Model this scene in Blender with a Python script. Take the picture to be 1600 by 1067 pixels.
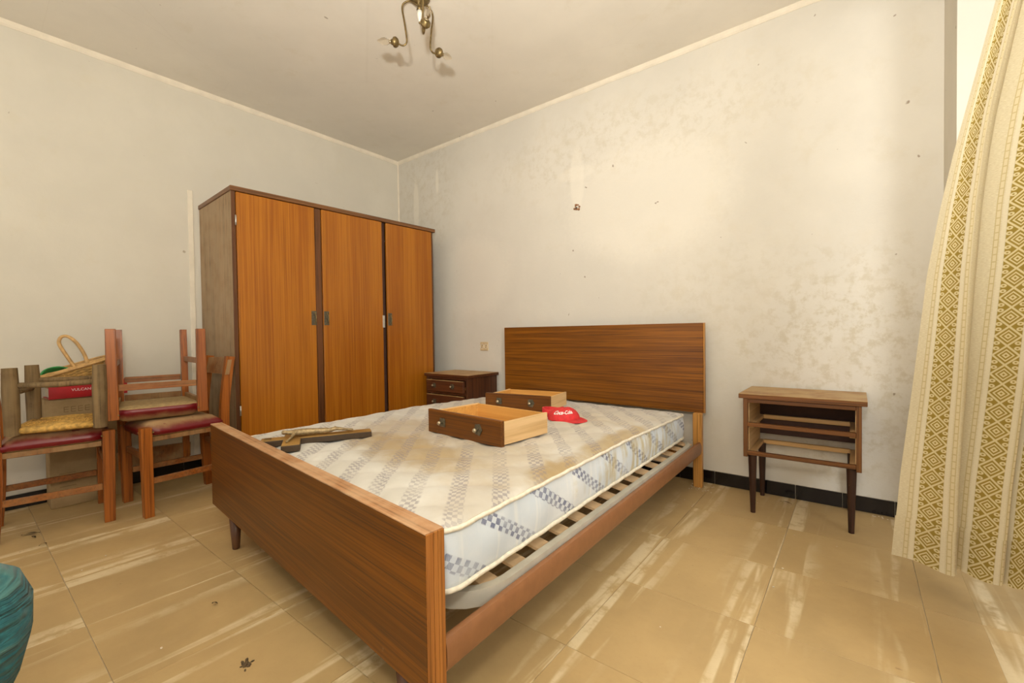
import bpy, bmesh, math, random
from mathutils import Vector, Matrix, noise as mnoise
random.seed(7)
PI = math.pi
SC = bpy.context.scene
COL = SC.collection
for o in list(bpy.data.objects): bpy.data.objects.remove(o)

# ------------------------------------------------------------------ camera
YAW, PITCH, ROLL, FPX = .6637, -.0188, -.0141, 688.77
CAM = Vector((3.3301, -2.5906, .8461))
def cam_axes():
    cy, sy, cp, sp = math.cos(YAW), math.sin(YAW), math.cos(PITCH), math.sin(PITCH)
    f = Vector((-sy*cp, cy*cp, sp)); r = Vector((cy, sy, 0)); u = r.cross(f)
    cr, sr = math.cos(ROLL), math.sin(ROLL)
    return cr*r+sr*u, -sr*r+cr*u, f
cd = bpy.data.cameras.new('camera'); cam = bpy.data.objects.new('camera', cd); COL.objects.link(cam)
r_, u_, f_ = cam_axes()
mw = Matrix((r_, u_, -f_)).transposed().to_4x4(); mw.translation = CAM
cam.matrix_world = mw
cd.sensor_width = 36; cd.lens = FPX/1600*36; cd.clip_start = .02
SC.camera = cam

# ------------------------------------------------------------------ light
w = bpy.data.worlds.new('daylight'); SC.world = w; w.use_nodes = True
w.node_tree.nodes['Background'].inputs[0].default_value = (.97, .97, .95, 1)
w.node_tree.nodes['Background'].inputs[1].default_value = .8
def lamp(name, kind, loc, energy, color=(1, 1, 1), **kw):
    d = bpy.data.lights.new(name, kind); d.energy = energy; d.color = color
    for k, v in kw.items(): setattr(d, k, v)
    o = bpy.data.objects.new(name, d); COL.objects.link(o); o.location = loc; return o
lamp('camera_flash', 'POINT', (3.34, -2.68, 1.25), 24, (1, .975, .92), shadow_soft_size=.05)
bounce = lamp('bounced_flash', 'AREA', (3.33, -2.74, 1.27), 74, (1, .975, .92), shape='DISK', size=.10); bounce.rotation_euler = (math.radians(158), 0, .6)
fill_lamp = lamp('rear_fill', 'AREA', (1.85, -4.35, 1.25), 9, (1, .975, .92), shape='RECTANGLE', size=2.6, size_y=2.0); fill_lamp.rotation_euler = (math.radians(100), 0, 0)  # soft fill added behind the camera, not a known light source
day = lamp('balcony_daylight', 'AREA', (5.1, -2.75, 1.9), 50, (.97, .99, 1), shape='DISK', size=1.0); day.rotation_euler = (Vector((2.7, -1.1, .2))-Vector((5.1, -2.75, 1.9))).to_track_quat('-Z', 'Y').to_euler()
SC.view_settings.view_transform = 'Standard'; SC.view_settings.look = 'None'
SC.view_settings.exposure = -0.15; SC.view_settings.gamma = 1; SC.view_settings.use_curve_mapping = False

# ------------------------------------------------------------------ node helper
class G:
    def __init__(s, name):
        s.m = bpy.data.materials.new(name); s.m.use_nodes = True; s.t = s.m.node_tree
        s.b = s.t.nodes['Principled BSDF']; s.tc = s.t.nodes.new('ShaderNodeTexCoord')
    def _in(s, sock, v):
        if isinstance(v, bpy.types.NodeSocket): s.t.links.new(v, sock)
        elif isinstance(v, (tuple, list)) and len(v) == 3 and sock.type == 'RGBA': sock.default_value = (*v, 1)
        else: sock.default_value = v
    def set(s, **kw):
        for k, v in kw.items(): s._in(s.b.inputs[k.replace('_', ' ')], v)
        return s
    def math(s, op, a, b=0., c=None, clamp=False):
        n = s.t.nodes.new('ShaderNodeMath'); n.operation = op; n.use_clamp = clamp
        s._in(n.inputs[0], a); s._in(n.inputs[1], b)
        if c is not None: s._in(n.inputs[2], c)
        return n.outputs[0]
    def vmap(s, vec, scale=(1, 1, 1), rot=(0, 0, 0), loc=(0, 0, 0)):
        n = s.t.nodes.new('ShaderNodeMapping'); s._in(n.inputs[0], vec)
        s._in(n.inputs[1], loc); n.inputs[2].default_value = rot; n.inputs[3].default_value = scale
        return n.outputs[0]
    def noise(s, vec, scale, detail=4, rough=.55, dist=0.):
        n = s.t.nodes.new('ShaderNodeTexNoise'); s._in(n.inputs['Vector'], vec); n.inputs['Scale'].default_value = scale
        n.inputs['Detail'].default_value = detail; n.inputs['Roughness'].default_value = rough; n.inputs['Distortion'].default_value = dist
        return n.outputs[0]
    def mix(s, f, a, b):
        n = s.t.nodes.new('ShaderNodeMix'); n.data_type = 'RGBA'
        s._in(n.inputs[0], f); s._in(n.inputs[6], a); s._in(n.inputs[7], b); return n.outputs[2]
    def step(s, v, lo, hi):
        n = s.t.nodes.new('ShaderNodeMapRange'); n.interpolation_type = 'SMOOTHSTEP'
        s._in(n.inputs[0], v); s._in(n.inputs[1], lo); s._in(n.inputs[2], hi); s._in(n.inputs[3], 0.); s._in(n.inputs[4], 1.)
        return n.outputs[0]
    def xyz(s, vec):
        n = s.t.nodes.new('ShaderNodeSeparateXYZ'); s._in(n.inputs[0], vec); return n.outputs
    def comb(s, x, y, z):
        n = s.t.nodes.new('ShaderNodeCombineXYZ')
        for i, v in enumerate((x, y, z)): s._in(n.inputs[i], v)
        return n.outputs[0]
    def bump(s, h, strength=.3, dist=.002):
        n = s.t.nodes.new('ShaderNodeBump'); n.inputs['Strength'].default_value = strength; n.inputs['Distance'].default_value = dist
        s._in(n.inputs['Height'], h); s.t.links.new(n.outputs[0], s.b.inputs['Normal'])
    def blob(s, P, c, r, soft=.6, wob=None):   # 1 inside an ellipsoid about c
        X = s.xyz(P); q = None
        for i in range(3):
            if r[i] is None: continue
            d = s.math('DIVIDE', s.math('SUBTRACT', X[i], c[i]), r[i]); d = s.math('MULTIPLY', d, d)
            q = d if q is None else s.math('ADD', q, d)
        if wob is not None: q = s.math('ADD', q, wob)
        return s.math('SUBTRACT', 1., s.step(q, 1-soft, 1+soft))

def plain(name, col, rough=.6, metal=0., var=.12, scale=25, bump=0., coat=0.):
    g = G(name); n = g.noise(g.tc.outputs['Object'], scale)
    f = g.step(n, .3, .7)
    g.set(Base_Color=g.mix(f, tuple(c*(1-var) for c in col), tuple(min(1, c*(1+var)) for c in col)), Roughness=rough, Metallic=metal)
    if coat: g.set(Coat_Weight=coat, Coat_Roughness=.15)
    if bump: g.bump(n, bump)
    return g.m
def wood(name, c1, c2, axis=2, fine=70, rough=.38, coat=.25, dark=None, dust=None, scratch=0., streak=.72):
    """streaky veneer, grain along axis 0/1/2 of the part"""
    g = G(name); P = g.tc.outputs['Object']
    sc = [fine]*3; sc[axis] = 1.1
    sc2 = [fine*2.6]*3; sc2[axis] = 1.8
    sc3 = [7]*3; sc3[axis] = .7
    a = g.noise(g.vmap(P, sc), 1, 4, .6, .3); b = g.noise(g.vmap(P, sc2), 1, 3, .7); c = g.noise(g.vmap(P, sc3), 1, 3)
    f = g.math('ADD', g.math('MULTIPLY', a, .6), g.math('MULTIPLY', c, .4))
    col = g.mix(g.step(f, .39, .61), c1, c2)
    dk = dark or tuple(x*.45 for x in c1)
    col = g.mix(g.math('MULTIPLY', g.step(b, .50, .64), streak), col, dk)
    if scratch:
        sN = g.noise(g.vmap(P, (9, 9, 9)), 3, 8, .75)
        col = g.mix(g.math('MULTIPLY', g.step(sN, .66, .72), scratch), col, (.55, .42, .28))
    if dust:
        d = g.step(g.noise(P, 9, 5, .6), .28, .62)
        col = g.mix(g.math('MULTIPLY', d, dust[3]), col, dust[:3])
    g.set(Base_Color=col, Roughness=rough, Specular_IOR_Level=.3, Coat_Weight=coat*.6, Coat_Roughness=.2)
    g.bump(b, .08, .001)
    return g.m

# colours
M = {}
M['ward'] = wood('sapele_door', (.30, .088, .004), (.42, .146, .008), 2, 130, .36, .35, streak=.38)
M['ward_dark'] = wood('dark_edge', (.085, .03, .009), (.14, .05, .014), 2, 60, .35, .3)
M['ward_top'] = wood('brown_top_edge', (.15, .06, .02), (.21, .09, .03), 0, 60, .4, .2)
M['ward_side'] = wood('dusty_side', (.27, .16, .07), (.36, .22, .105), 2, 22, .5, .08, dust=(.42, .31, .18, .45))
M['foot'] = wood('walnut_board', (.10, .030, .002), (.185, .059, .003), 0, 95, .42, .1, dark=(.05, .018, .006), scratch=.5)
M['foot_edge'] = wood('board_edge', (.30, .105, .02), (.42, .165, .035), 2, 60, .45, .1, scratch=.3)
M['foot_top'] = wood('dusty_board_top', (.36, .17, .07), (.46, .24, .11), 0, 40, .6, 0, dust=(.62, .42, .25, .55))
M['head'] = wood('walnut_headboard', (.155, .05, .004), (.28, .098, .007), 0, 95, .38, .3, dark=(.05, .018, .006))
M['leg_light'] = wood('oak_leg', (.47, .21, .045), (.6, .3, .075), 2, 50, .4, .2)
M['rail'] = plain('rail_lacquer', (.27, .115, .045), .45, 0, .07, 30, coat=.1)
M['leg_dark'] = wood('dark_leg', (.03, .013, .008), (.055, .022, .012), 2, 60, .35, .25, scratch=.25)
M['leg_worn'] = wood('worn_leg', (.07, .028, .012), (.12, .05, .02), 2, 60, .45, .15, scratch=.8)
M['ns'] = wood('nightstand_veneer', (.11, .043, .012), (.19, .075, .02), 2, 70, .4, .25)
M['ns_h'] = wood('nightstand_rail', (.13, .048, .012), (.21, .08, .02), 0, 70, .4, .25)
M['ns_dark'] = wood('nightstand_dark', (.07, .022, .009), (.12, .038, .013), 0, 70, .35, .3)
M['ns_darkv'] = wood('nightstand_dark_side', (.06, .02, .008), (.1, .034, .012), 2, 70, .38, .25)
M['ns_top'] = wood('nightstand_top', (.32, .15, .045), (.42, .21, .065), 0, 30, .5, .1, dust=(.52, .36, .16, .75))
M['pine'] = wood('pale_pine', (.6, .36, .14), (.72, .47, .21), 0, 30, .5, .06, dark=(.45, .24, .08), streak=.38)
M['pine_y'] = wood('pale_pine_side', (.62, .39, .17), (.74, .5, .25), 1, 30, .5, .06, dark=(.48, .27, .1), streak=.38)
M['pine_in'] = wood('honey_pine', (.58, .29, .07), (.68, .37, .1), 0, 30, .45, .1, dark=(.4, .18, .04), streak=.38)
M['cavity'] = plain('dark_back', (.05, .018, .01), .7)
M['chair'] = wood('orange_chair_wood', (.23, .06, .007), (.37, .11, .014), 2, 45, .4, .2, scratch=.25)
M['chair_h'] = wood('orange_chair_rung', (.21, .055, .007), (.33, .098, .013), 0, 45, .42, .2, dust=(.5, .33, .15, .25))
M['chair_d'] = wood('brown_chair_wood', (.16, .055, .013), (.25, .09, .02), 2, 45, .5, .1, dust=(.4, .26, .12, .6))
M['old'] = wood('weathered_wood', (.13, .08, .035), (.24, .15, .065), 2, 40, .8, 0, dust=(.3, .21, .1, .4))
M['brass'] = plain('tarnished_brass', (.22, .155, .065), .42, .8, .25, 60)
M['knob'] = plain('dull_knob', (.5, .42, .28), .35, .85, .15, 80)
M['plate'] = plain('bronze_plate', (.13, .11, .07), .5, .6, .25, 90)
M['steel'] = plain('steel_catch', (.6, .58, .52), .35, .8)
M['greyframe'] = plain('grey_painted_metal', (.52, .485, .40), .42, .1, .08, 15)
M['slat'] = plain('beech_slat', (.66, .45, .25), .5, 0, .1, 20)
M['piping'] = plain('cream_piping', (.78, .71, .57), .8, 0, .1, 60)
M['white'] = plain('white_plastic', (.78, .74, .64), .45, 0, .05)
M['ivory'] = plain('ivory_plastic', (.62, .48, .28), .4, 0, .08)
M['black'] = plain('black_hole', (.015, .012, .01), .7)
M['paper'] = plain('old_paper', (.48, .42, .32), .8, 0, .15, 80)
M['redbook'] = plain('red_cover', (.52, .012, .018), .4, 0, .1, 20, coat=.2)
M['redcap'] = plain('red_cap_cloth', (.62, .028, .03), .75, 0, .1, 60, .15)
M['script'] = plain('white_print', (.85, .8, .75), .6, 0, .03)
M['green'] = plain('green_cord', (.03, .3, .07), .5, 0, .3, 40)
M['wicker'] = plain('wicker', (.46, .27, .07), .6, 0, .3, 60, .3)
M['wicker_l'] = plain('pale_wicker', (.55, .33, .12), .55, 0, .2, 40, .2)
M['rush'] = plain('rush_straw', (.58, .34, .08), .7, 0, .3, 70, .4)
M['crosswood'] = wood('gilt_brown_wood', (.21, .10, .022), (.34, .17, .035), 1, 40, .45, .2, dust=(.42, .26, .08, .5))
M['crossside'] = plain('dark_edge_stain', (.05, .027, .01), .5)
M['figure'] = plain('aged_metal', (.34, .25, .13), .5, .5, .3, 120)
M['fabric_under'] = plain('hessian_underside', (.36, .25, .11), .9, 0, .2, 60, .3)
M['grout'] = plain('pale_grout', (.55, .47, .34), .85, 0, .15, 60)
M['blacktile'] = plain('black_glazed_tile', (.008, .006, .006), .13, 0, .3, 8)
M['dirt'] = plain('dry_dirt', (.1, .065, .03), .9, 0, .4, 120)
M['crumb'] = plain('plaster_crumb', (.7, .6, .45), .9, 0, .2, 120)

def mk_vinyl():
    g = G('dusty_red_vinyl'); P = g.tc.outputs['Object']; z = g.xyz(P)[2]
    n = g.noise(P, 11, 6, .6)
    d = g.step(g.math('ADD', z, g.math('MULTIPLY', g.math('SUBTRACT', n, .5), .05)), .405, .438)
    worn = g.step(g.noise(P, 26, 6, .65), .60, .70)
    d = g.math('MULTIPLY', d, g.math('SUBTRACT', 1., g.math('MULTIPLY', worn, .7)))
    g.set(Base_Color=g.mix(g.math('MULTIPLY', d, .92), (.16, .004, .007), (.44, .28, .13)), Roughness=g.math('ADD', .32, g.math('MULTIPLY', d, .45)))
    g.bump(n, .25, .003); return g.m
M['vinyl'] = mk_vinyl()

def mk_wall(name, kind):
    g = G(name); P = g.tc.outputs['Object']
    base = {'back': (.69, .645, .555), 'left': (.68, .635, .535), 'ceiling': (.80, .75, .655)}[kind]
    n1 = g.noise(P, 1.3, 5, .6); n2 = g.noise(P, 6, 6, .65); n3 = g.noise(P, 38, 4, .6)
    col = g.mix(g.step(n1, .35, .68), tuple(c*.95 for c in base), tuple(min(1, c*1.03) for c in base))
    if kind == 'back':
        X = g.xyz(P)
        amt = g.math('MULTIPLY', g.step(n2, .5, .7), g.step(n1, .38, .6))
        col = g.mix(g.math('MULTIPLY', amt, .2), col, (.56, .47, .30))
        wob = g.math('MULTIPLY', g.math('SUBTRACT', n2, .5), 3.2)
        # damp mottling, ochre, under the right side and below the cornice
        for c, r, k in [((3.35, 0, .62), (.45, None, .5), .34), ((2.15, 0, 2.05), (.9, None, .22), .2), ((.35, 0, 2.1), (.35, None, .5), .2), ((2.9, 0, 1.0), (.6, None, .3), .12)]:
            b = g.math('MULTIPLY', g.blob(P, c, r, .9, wob), g.step(g.noise(P, 17, 6, .7), .46, .62))
            col = g.mix(g.math('MULTIPLY', b, k), col, (.45, .36, .19))
        # pale patches: touched up plaster, and the cross shape left by something that hung there
        wob2 = g.math('MULTIPLY', g.math('SUBTRACT', n3, .5), .8)
        for c, r, k in [((1.87, 0, 1.86), (.05, None, .2), .38), ((1.86, 0, 1.9), (.13, None, .045), .3), ((.245, 0, 1.98), (.035, None, .22), .5), ((.52, 0, 2.14), (.018, None, .1), .6), ((2.3, 0, 1.65), (.5, None, .35), .35), ((.9, 0, 1.3), (.4, None, .3), .25)]:
            col = g.mix(g.math('MULTIPLY', g.blob(P, c, r, .5, wob2), k), col, (.85, .79, .67))
        sp = g.math('MULTIPLY', g.step(g.noise(P, 21, 2, .5), .735, .77), .7)
        col = g.mix(sp, col, (.2, .13, .07))
    else:
        col = g.mix(g.math('MULTIPLY', g.step(n2, .55, .75), .18), col, (.62, .54, .36))
        sp = g.math('MULTIPLY', g.step(g.noise(P, 17, 2, .5), .75, .78), .6)
        col = g.mix(sp, col, (.25, .18, .1))
    if kind == 'ceiling':
        # fine hairline cracks
        v = g.t.nodes.new('ShaderNodeTexVoronoi'); v.feature = 'DISTANCE_TO_EDGE'; v.inputs['Scale'].default_value = .8
        g._in(v.inputs['Vector'], g.vmap(P, (1, 1, 1)))
        col = g.mix(g.math('MULTIPLY', g.math('SUBTRACT', 1., g.step(v.outputs[0], .0, .0025)), .05), col, (.4, .32, .2))
    g.set(Base_Color=col, Roughness=.88, Specular_IOR_Level=.25)
    h = g.math('ADD', g.math('MULTIPLY', n3, .25), n2)
    g.bump(h, .22, .012 if kind == 'back' else .006)
    return g.m
M['wall_back'] = mk_wall('old_plaster_back', 'back'); M['wall_left'] = mk_wall('old_plaster_left', 'left'); M['ceil'] = mk_wall('ceiling_paint', 'ceiling')
M['trim'] = plain('pale_plaster_trim', (.8, .72, .58), .85, 0, .05, 12)

def mk_tile():
    g = G('worn_floor_tile'); P = g.tc.outputs['Object']
    oi = g.t.nodes.new('ShaderNodeObjectInfo'); rnd = oi.outputs['Random']
    off = g.math('MULTIPLY', rnd, 61.); Q = g.vmap(P, (1, 1, 1), (0, 0, 0), g.comb(off, g.math('MULTIPLY', rnd, 37.), 0.))
    X = g.xyz(P)
    n = g.noise(Q, 3.2, 5, .6); fine = g.noise(Q, 70, 4, .7); mid = g.noise(Q, 14, 6, .65)
    a = (.46, .315, .14)
    col = g.mix(g.step(n, .3, .7), tuple(c*.9 for c in a), tuple(c*1.1 for c in a))
    col = g.mix(g.math('MULTIPLY', rnd, .25), col, (.52, .365, .17))
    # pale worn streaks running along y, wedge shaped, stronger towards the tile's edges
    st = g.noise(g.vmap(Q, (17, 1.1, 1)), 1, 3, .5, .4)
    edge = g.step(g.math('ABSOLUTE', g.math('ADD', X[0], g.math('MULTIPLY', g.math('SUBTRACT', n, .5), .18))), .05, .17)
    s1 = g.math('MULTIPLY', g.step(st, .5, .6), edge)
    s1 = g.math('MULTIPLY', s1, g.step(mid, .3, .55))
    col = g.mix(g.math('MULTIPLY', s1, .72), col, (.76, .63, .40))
    dk = g.math('MULTIPLY', g.step(g.noise(Q, 23, 3, .6), .70, .76), .5)
    col = g.mix(dk, col, (.22, .13, .05))
    col = g.mix(g.math('MULTIPLY', g.step(fine, .5, .75), .14), col, (.36, .22, .09))
    g.set(Base_Color=col, Roughness=g.math('ADD', .42, g.math('MULTIPLY', mid, .25)), Specular_IOR_Level=.35)
    g.bump(fine, .1, .001)
    return g.m
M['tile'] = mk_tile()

def mk_mattress(side):
    g = G('mattress_side_ticking' if side else 'mattress_top_ticking'); uv = g.tc.outputs['UV']; P = g.tc.outputs['Object']
    U = g.vmap(uv, (1, 1, 1), (0, 0, (.85 if not side else .62)))
    X = g.xyz(U); per = .118 if not side else .125
    wv = g.math('MULTIPLY', g.math('SUBTRACT', g.noise(uv, 5, 2), .5), .02)
    v = g.math('ADD', X[1], wv)
    fr = g.math('FRACT', g.math('DIVIDE', v, per)); band = g.math('SUBTRACT', 1., g.step(g.math('ABSOLUTE', g.math('SUBTRACT', fr, .5)), .17 if not side else .13, .23 if not side else .17))
    c = .0125 if not side else .0165
    cu = g.math('FLOOR', g.math('DIVIDE', X[0], c)); cv = g.math('FLOOR', g.math('DIVIDE', v, c))
    chk = g.math('MODULO', g.math('ABSOLUTE', g.math('ADD', cu, cv)), 2.)
    hatch = g.step(g.math('FRACT', g.math('DIVIDE', g.math('ADD', X[0], g.math('MULTIPLY', v, .6)), .0042)), .25, .5)
    m = g.math('MULTIPLY', g.math('MULTIPLY', band, chk), g.math('ADD', .45, g.math('MULTIPLY', hatch, .55)))
    fade = g.step(g.noise(uv, 7, 3), .34, .62)
    m = g.math('MULTIPLY', m, g.math('ADD', .35, g.math('MULTIPLY', fade, .65)))
    n1 = g.noise(uv, 3, 5, .6); n2 = g.noise(uv, 14, 5, .6)
    if side:
        col = g.mix(g.step(n1, .35, .65), (.60, .67, .74), (.74, .77, .79))
        col = g.mix(g.math('MULTIPLY', g.step(g.noise(g.vmap(uv, (34, 2, 1)), 1, 3), .52, .66), .35), col, (.86, .86, .82))
        smudge = g.math('MULTIPLY', band, .2); col = g.mix(smudge, col, (.36, .4, .5))
        col = g.mix(g.math('MULTIPLY', m, 1.), col, (.055, .065, .17))
        wob = g.math('MULTIPLY', g.math('SUBTRACT', n2, .5), 4.)
        st = g.blob(uv, (1.12, .07, 0), (.42, .12, None), .9, wob)
        st = g.math('MULTIPLY', st, g.step(g.noise(g.vmap(uv, (22, 6, 1)), 1, 4), .40, .62))
        col = g.mix(g.math('MULTIPLY', st, .75), col, (.50, .39, .13))
    else:
        col = g.mix(g.step(n1, .35, .65), (.54, .515, .455), (.645, .62, .565))
        col = g.mix(g.math('MULTIPLY', band, .12), col, (.42, .37, .33))
        wob = g.math('MULTIPLY', g.math('SUBTRACT', n2, .5), 2.2)
        for c_, r_, k, tint in [((.72, .33), (.34, .12), .72, (.31, .2, .065)), ((.98, .42), (.36, .22), .45, (.42, .29, .12)), ((.5, .55), (.26, .25), .5, (.38, .25, .1)), ((.95, .95), (.4, .4), .3, (.5, .38, .2)), ((1.29, .5), (.05, .12), .8, (.36, .23, .07)), ((1.29, .95), (.05, .3), .75, (.38, .25, .08)), ((1.0, 1.4), (.4, .3), .35, (.5, .38, .2)), ((.3, 1.3), (.35, .4), .3, (.5, .38, .22)), ((1.24, .15), (.08, .12), .3, (.4, .3, .18))]:
            b = g.blob(uv, (*c_, 0), (*r_, None), .95, wob)
            col = g.mix(g.math('MULTIPLY', b, k), col, tint)
        col = g.mix(g.math('MULTIPLY', m, .74), col, (.19, .165, .19))
    g.set(Base_Color=col, Roughness=.82, Sheen_Weight=.15)
    g.bump(g.math('ADD', g.math('MULTIPLY', chk, .3), n2), .15, .002)
    return g.m
M['mat_top'] = mk_mattress(False); M['mat_side'] = mk_mattress(True)

def mk_curtain():
    g = G('woven_curtain'); uv = g.tc.outputs['UV']; X = g.xyz(uv)
    s, t = X[0], X[1]
    per = .19
    q = g.math('SUBTRACT', g.math('MULTIPLY', g.math('FRACT', g.math('DIVIDE', s, per)), per), .078)   # distance from band centre
    aq = g.math('ABSOLUTE', q)
    hw = .0275
    inb = g.math('SUBTRACT', 1., g.step(aq, hw-.001, hw+.001))
    T = .052
    tri = g.math('MULTIPLY', g.math('ABSOLUTE', g.math('SUBTRACT', g.math('FRACT', g.math('DIVIDE', t, T)), .5)), 2.)      # 0..1..0
    x = g.math('DIVIDE', aq, hw)
    def line(val, wd): return g.math('SUBTRACT', 1., g.step(g.math('ABSOLUTE', val), wd*.6, wd))
    d1 = g.math('SUBTRACT', x, tri)                                   # big X
    d2 = g.math('SUBTRACT', g.math('ADD', x, .42), tri)                # inner diamond
    d3 = g.math('SUBTRACT', g.math('SUBTRACT', x, .42), tri)
    d4 = g.math('SUBTRACT', g.math('ADD', x, .78), tri)
    dots = g.math('SUBTRACT', g.math('ABSOLUTE', g.math('SUBTRACT', x, .86)), .0)
    curl = g.math('SUBTRACT', g.math('SQRT', g.math('ADD', g.math('POWER', g.math('SUBTRACT', x, .78), 2.), g.math('POWER', g.math('MULTIPLY', g.math('SUBTRACT', tri, .28), 1.3), 2.))), .17)
    L = g.math('MAXIMUM', line(d1, .15), g.math('MAXIMUM', line(d2, .10), g.math('MAXIMUM', line(d4, .12), line(curl, .10))))
    weave = g.noise(g.vmap(uv, (900, 260, 1)), 1, 2)
    thr = g.noise(g.vmap(uv, (120, 900, 1)), 1, 2)
    cloth = g.mix(g.step(thr, .3, .7), (.64, .545, .345), (.77, .69, .49))
    band = g.mix(L, (.33, .225, .032), (.72, .61, .34))
    col = g.mix(inb, cloth, band)
    # pale borders beside the band and two thin ladder strips
    pb = g.math('MULTIPLY', g.step(aq, hw+.001, hw+.002), g.math('SUBTRACT', 1., g.step(aq, .0375, .0385)))
    col = g.mix(g.math('MULTIPLY', pb, .6), col, (.8, .72, .53))
    lad = g.math('SUBTRACT', 1., g.step(g.math('ABSOLUTE', g.math('SUBTRACT', aq, .047)), .0055, .0065))
    lc = g.math('SUBTRACT', 1., g.step(g.math('ABSOLUTE', g.math('SUBTRACT', aq, .047)), .0032, .004))
    seg = g.step(g.math('FRACT', g.math('DIVIDE', t, .02)), .12, .2)
    col = g.mix(g.math('MULTIPLY', lad, .55), col, (.48, .35, .1))
    col = g.mix(g.math('MULTIPLY', g.math('MULTIPLY', lc, seg), .7), col, (.78, .68, .45))
    g.set(Base_Color=col, Roughness=.85, Sheen_Weight=.2, Subsurface_Weight=0.0)
    g.bump(g.math('ADD', weave, g.math('MULTIPLY', g.math('MULTIPLY', L, inb), 1.2)), .25, .0012)
    # thin cloth: a little daylight comes through
    tr = g.t.nodes.new('ShaderNodeBsdfTranslucent'); g._in(tr.inputs[0], col)
    mx = g.t.nodes.new('ShaderNodeMixShader'); mx.inputs[0].default_value = .22
    out = g.t.nodes['Material Output']
    g.t.links.new(g.b.outputs[0], mx.inputs[1]); g.t.links.new(tr.outputs[0], mx.inputs[2]); g.t.links.new(mx.outputs[0], out.inputs[0])
    return g.m
M['curtain'] = mk_curtain()

def mk_card():
    g = G('brown_cardboard'); P = g.tc.outputs['Object']; n = g.noise(P, 8, 4)
    fl = g.noise(g.vmap(P, (4, 90, 90)), 1, 2)
    col = g.mix(g.step(n, .3, .7), (.33, .22, .1), (.42, .29, .14))
    col = g.mix(g.math('MULTIPLY', g.step(fl, .5, .7), .12), col, (.26, .17, .07))
    g.set(Base_Color=col, Roughness=.85); return g.m
M['card'] = mk_card(); M['cardprint'] = plain('faded_print', (.26, .17, .075), .85, 0, .1)
def mk_glass():
    g = G('clear_bulb_glass'); g.set(Base_Color=(.93, .88, .78), Roughness=.03, Transmission_Weight=1., IOR=1.2); return g.m
M['glass'] = mk_glass()
def mk_jeans():
    g = G('teal_denim'); P = g.tc.outputs['Object']
    n = g.noise(P, 60, 4, .7); b = g.noise(g.vmap(P, (5, 5, 34)), 1, 3, .5, 1.2)
    col = g.mix(g.step(n, .3, .7), (.004, .075, .09), (.012, .12, .135))
    col = g.mix(g.math('MULTIPLY', g.step(b, .56, .66), .5), col, (.10, .22, .19))
    g.set(Base_Color=col, Roughness=.8, Sheen_Weight=.1); g.bump(b, 1., .03); return g.m
M['jeans'] = mk_jeans(); M['shirt'] = plain('dark_sweater', (.05, .06, .05), .85); M['skin'] = plain('skin', (.55, .33, .22), .5); M['shoe'] = plain('dark_shoe', (.03, .025, .02), .5); M['hair'] = plain('dark_hair', (.03, .02, .012), .6)

# ------------------------------------------------------------------ mesh helpers
def obj(name, bm, mat, parent=None, smooth=False, **props):
    me = bpy.data.meshes.new(name); bmesh.ops.recalc_face_normals(bm, faces=bm.faces); bm.to_mesh(me); bm.free()
    if smooth:
        for p in me.polygons: p.use_smooth = True
    for m in (mat if isinstance(mat, list) else [mat]): me.materials.append(m)
    o = bpy.data.objects.new(name, me); COL.objects.link(o)
    if parent: o.parent = parent
    for k, v in props.items(): o[k] = v
    return o
def sharp(o, ang=40):
    o.data.set_sharp_from_angle(angle=math.radians(ang)); return o
def thing(name, label, cat, loc=(0, 0, 0), rot=(0, 0, 0), group=None):
    o = bpy.data.objects.new(name, None); COL.objects.link(o); o.empty_display_size = .05
    o.location = loc; o.rotation_euler = rot if isinstance(rot, tuple) else (0, 0, rot)
    o['label'] = label; o['category'] = cat
    if group: o['group'] = group
    return o
def tag(o, label, cat, group=None):
    o['label'] = label; o['category'] = cat
    if group: o['group'] = group
    return o
def box(bm, x0, x1, y0, y1, z0, z1, bev=.0015, seg=1, mi=0):
    vs = [bm.verts.new((x, y, z)) for z in (z0, z1) for y in (y0, y1) for x in (x0, x1)]
    fs = [bm.faces.new([vs[i] for i in q]) for q in ((0, 2, 3, 1), (4, 5, 7, 6), (0, 1, 5, 4), (2, 6, 7, 3), (0, 4, 6, 2), (1, 3, 7, 5))]
    for f in fs: f.material_index = mi
    if bev: bmesh.ops.bevel(bm, geom=list({e for f in fs for e in f.edges}), offset=bev, segments=seg, affect='EDGES', profile=.5)
    return bm
def B(*a, **k): return box(bmesh.new(), *a, **k)
def hexa(bm, lo, hi, bev=.0015):
    """box between two quads (lists of 4 points, same winding)"""
    v = [bm.verts.new(p) for p in lo]+[bm.verts.new(p) for p in hi]
    fs = [bm.faces.new([v[i] for i in q]) for q in ((3, 2, 1, 0), (4, 5, 6, 7), (0, 1, 5, 4), (1, 2, 6, 5), (2, 3, 7, 6), (3, 0, 4, 7))]
    if bev: bmesh.ops.bevel(bm, geom=list({e for f in fs for e in f.edges}), offset=bev, segments=1, affect='EDGES')
    return bm
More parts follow.
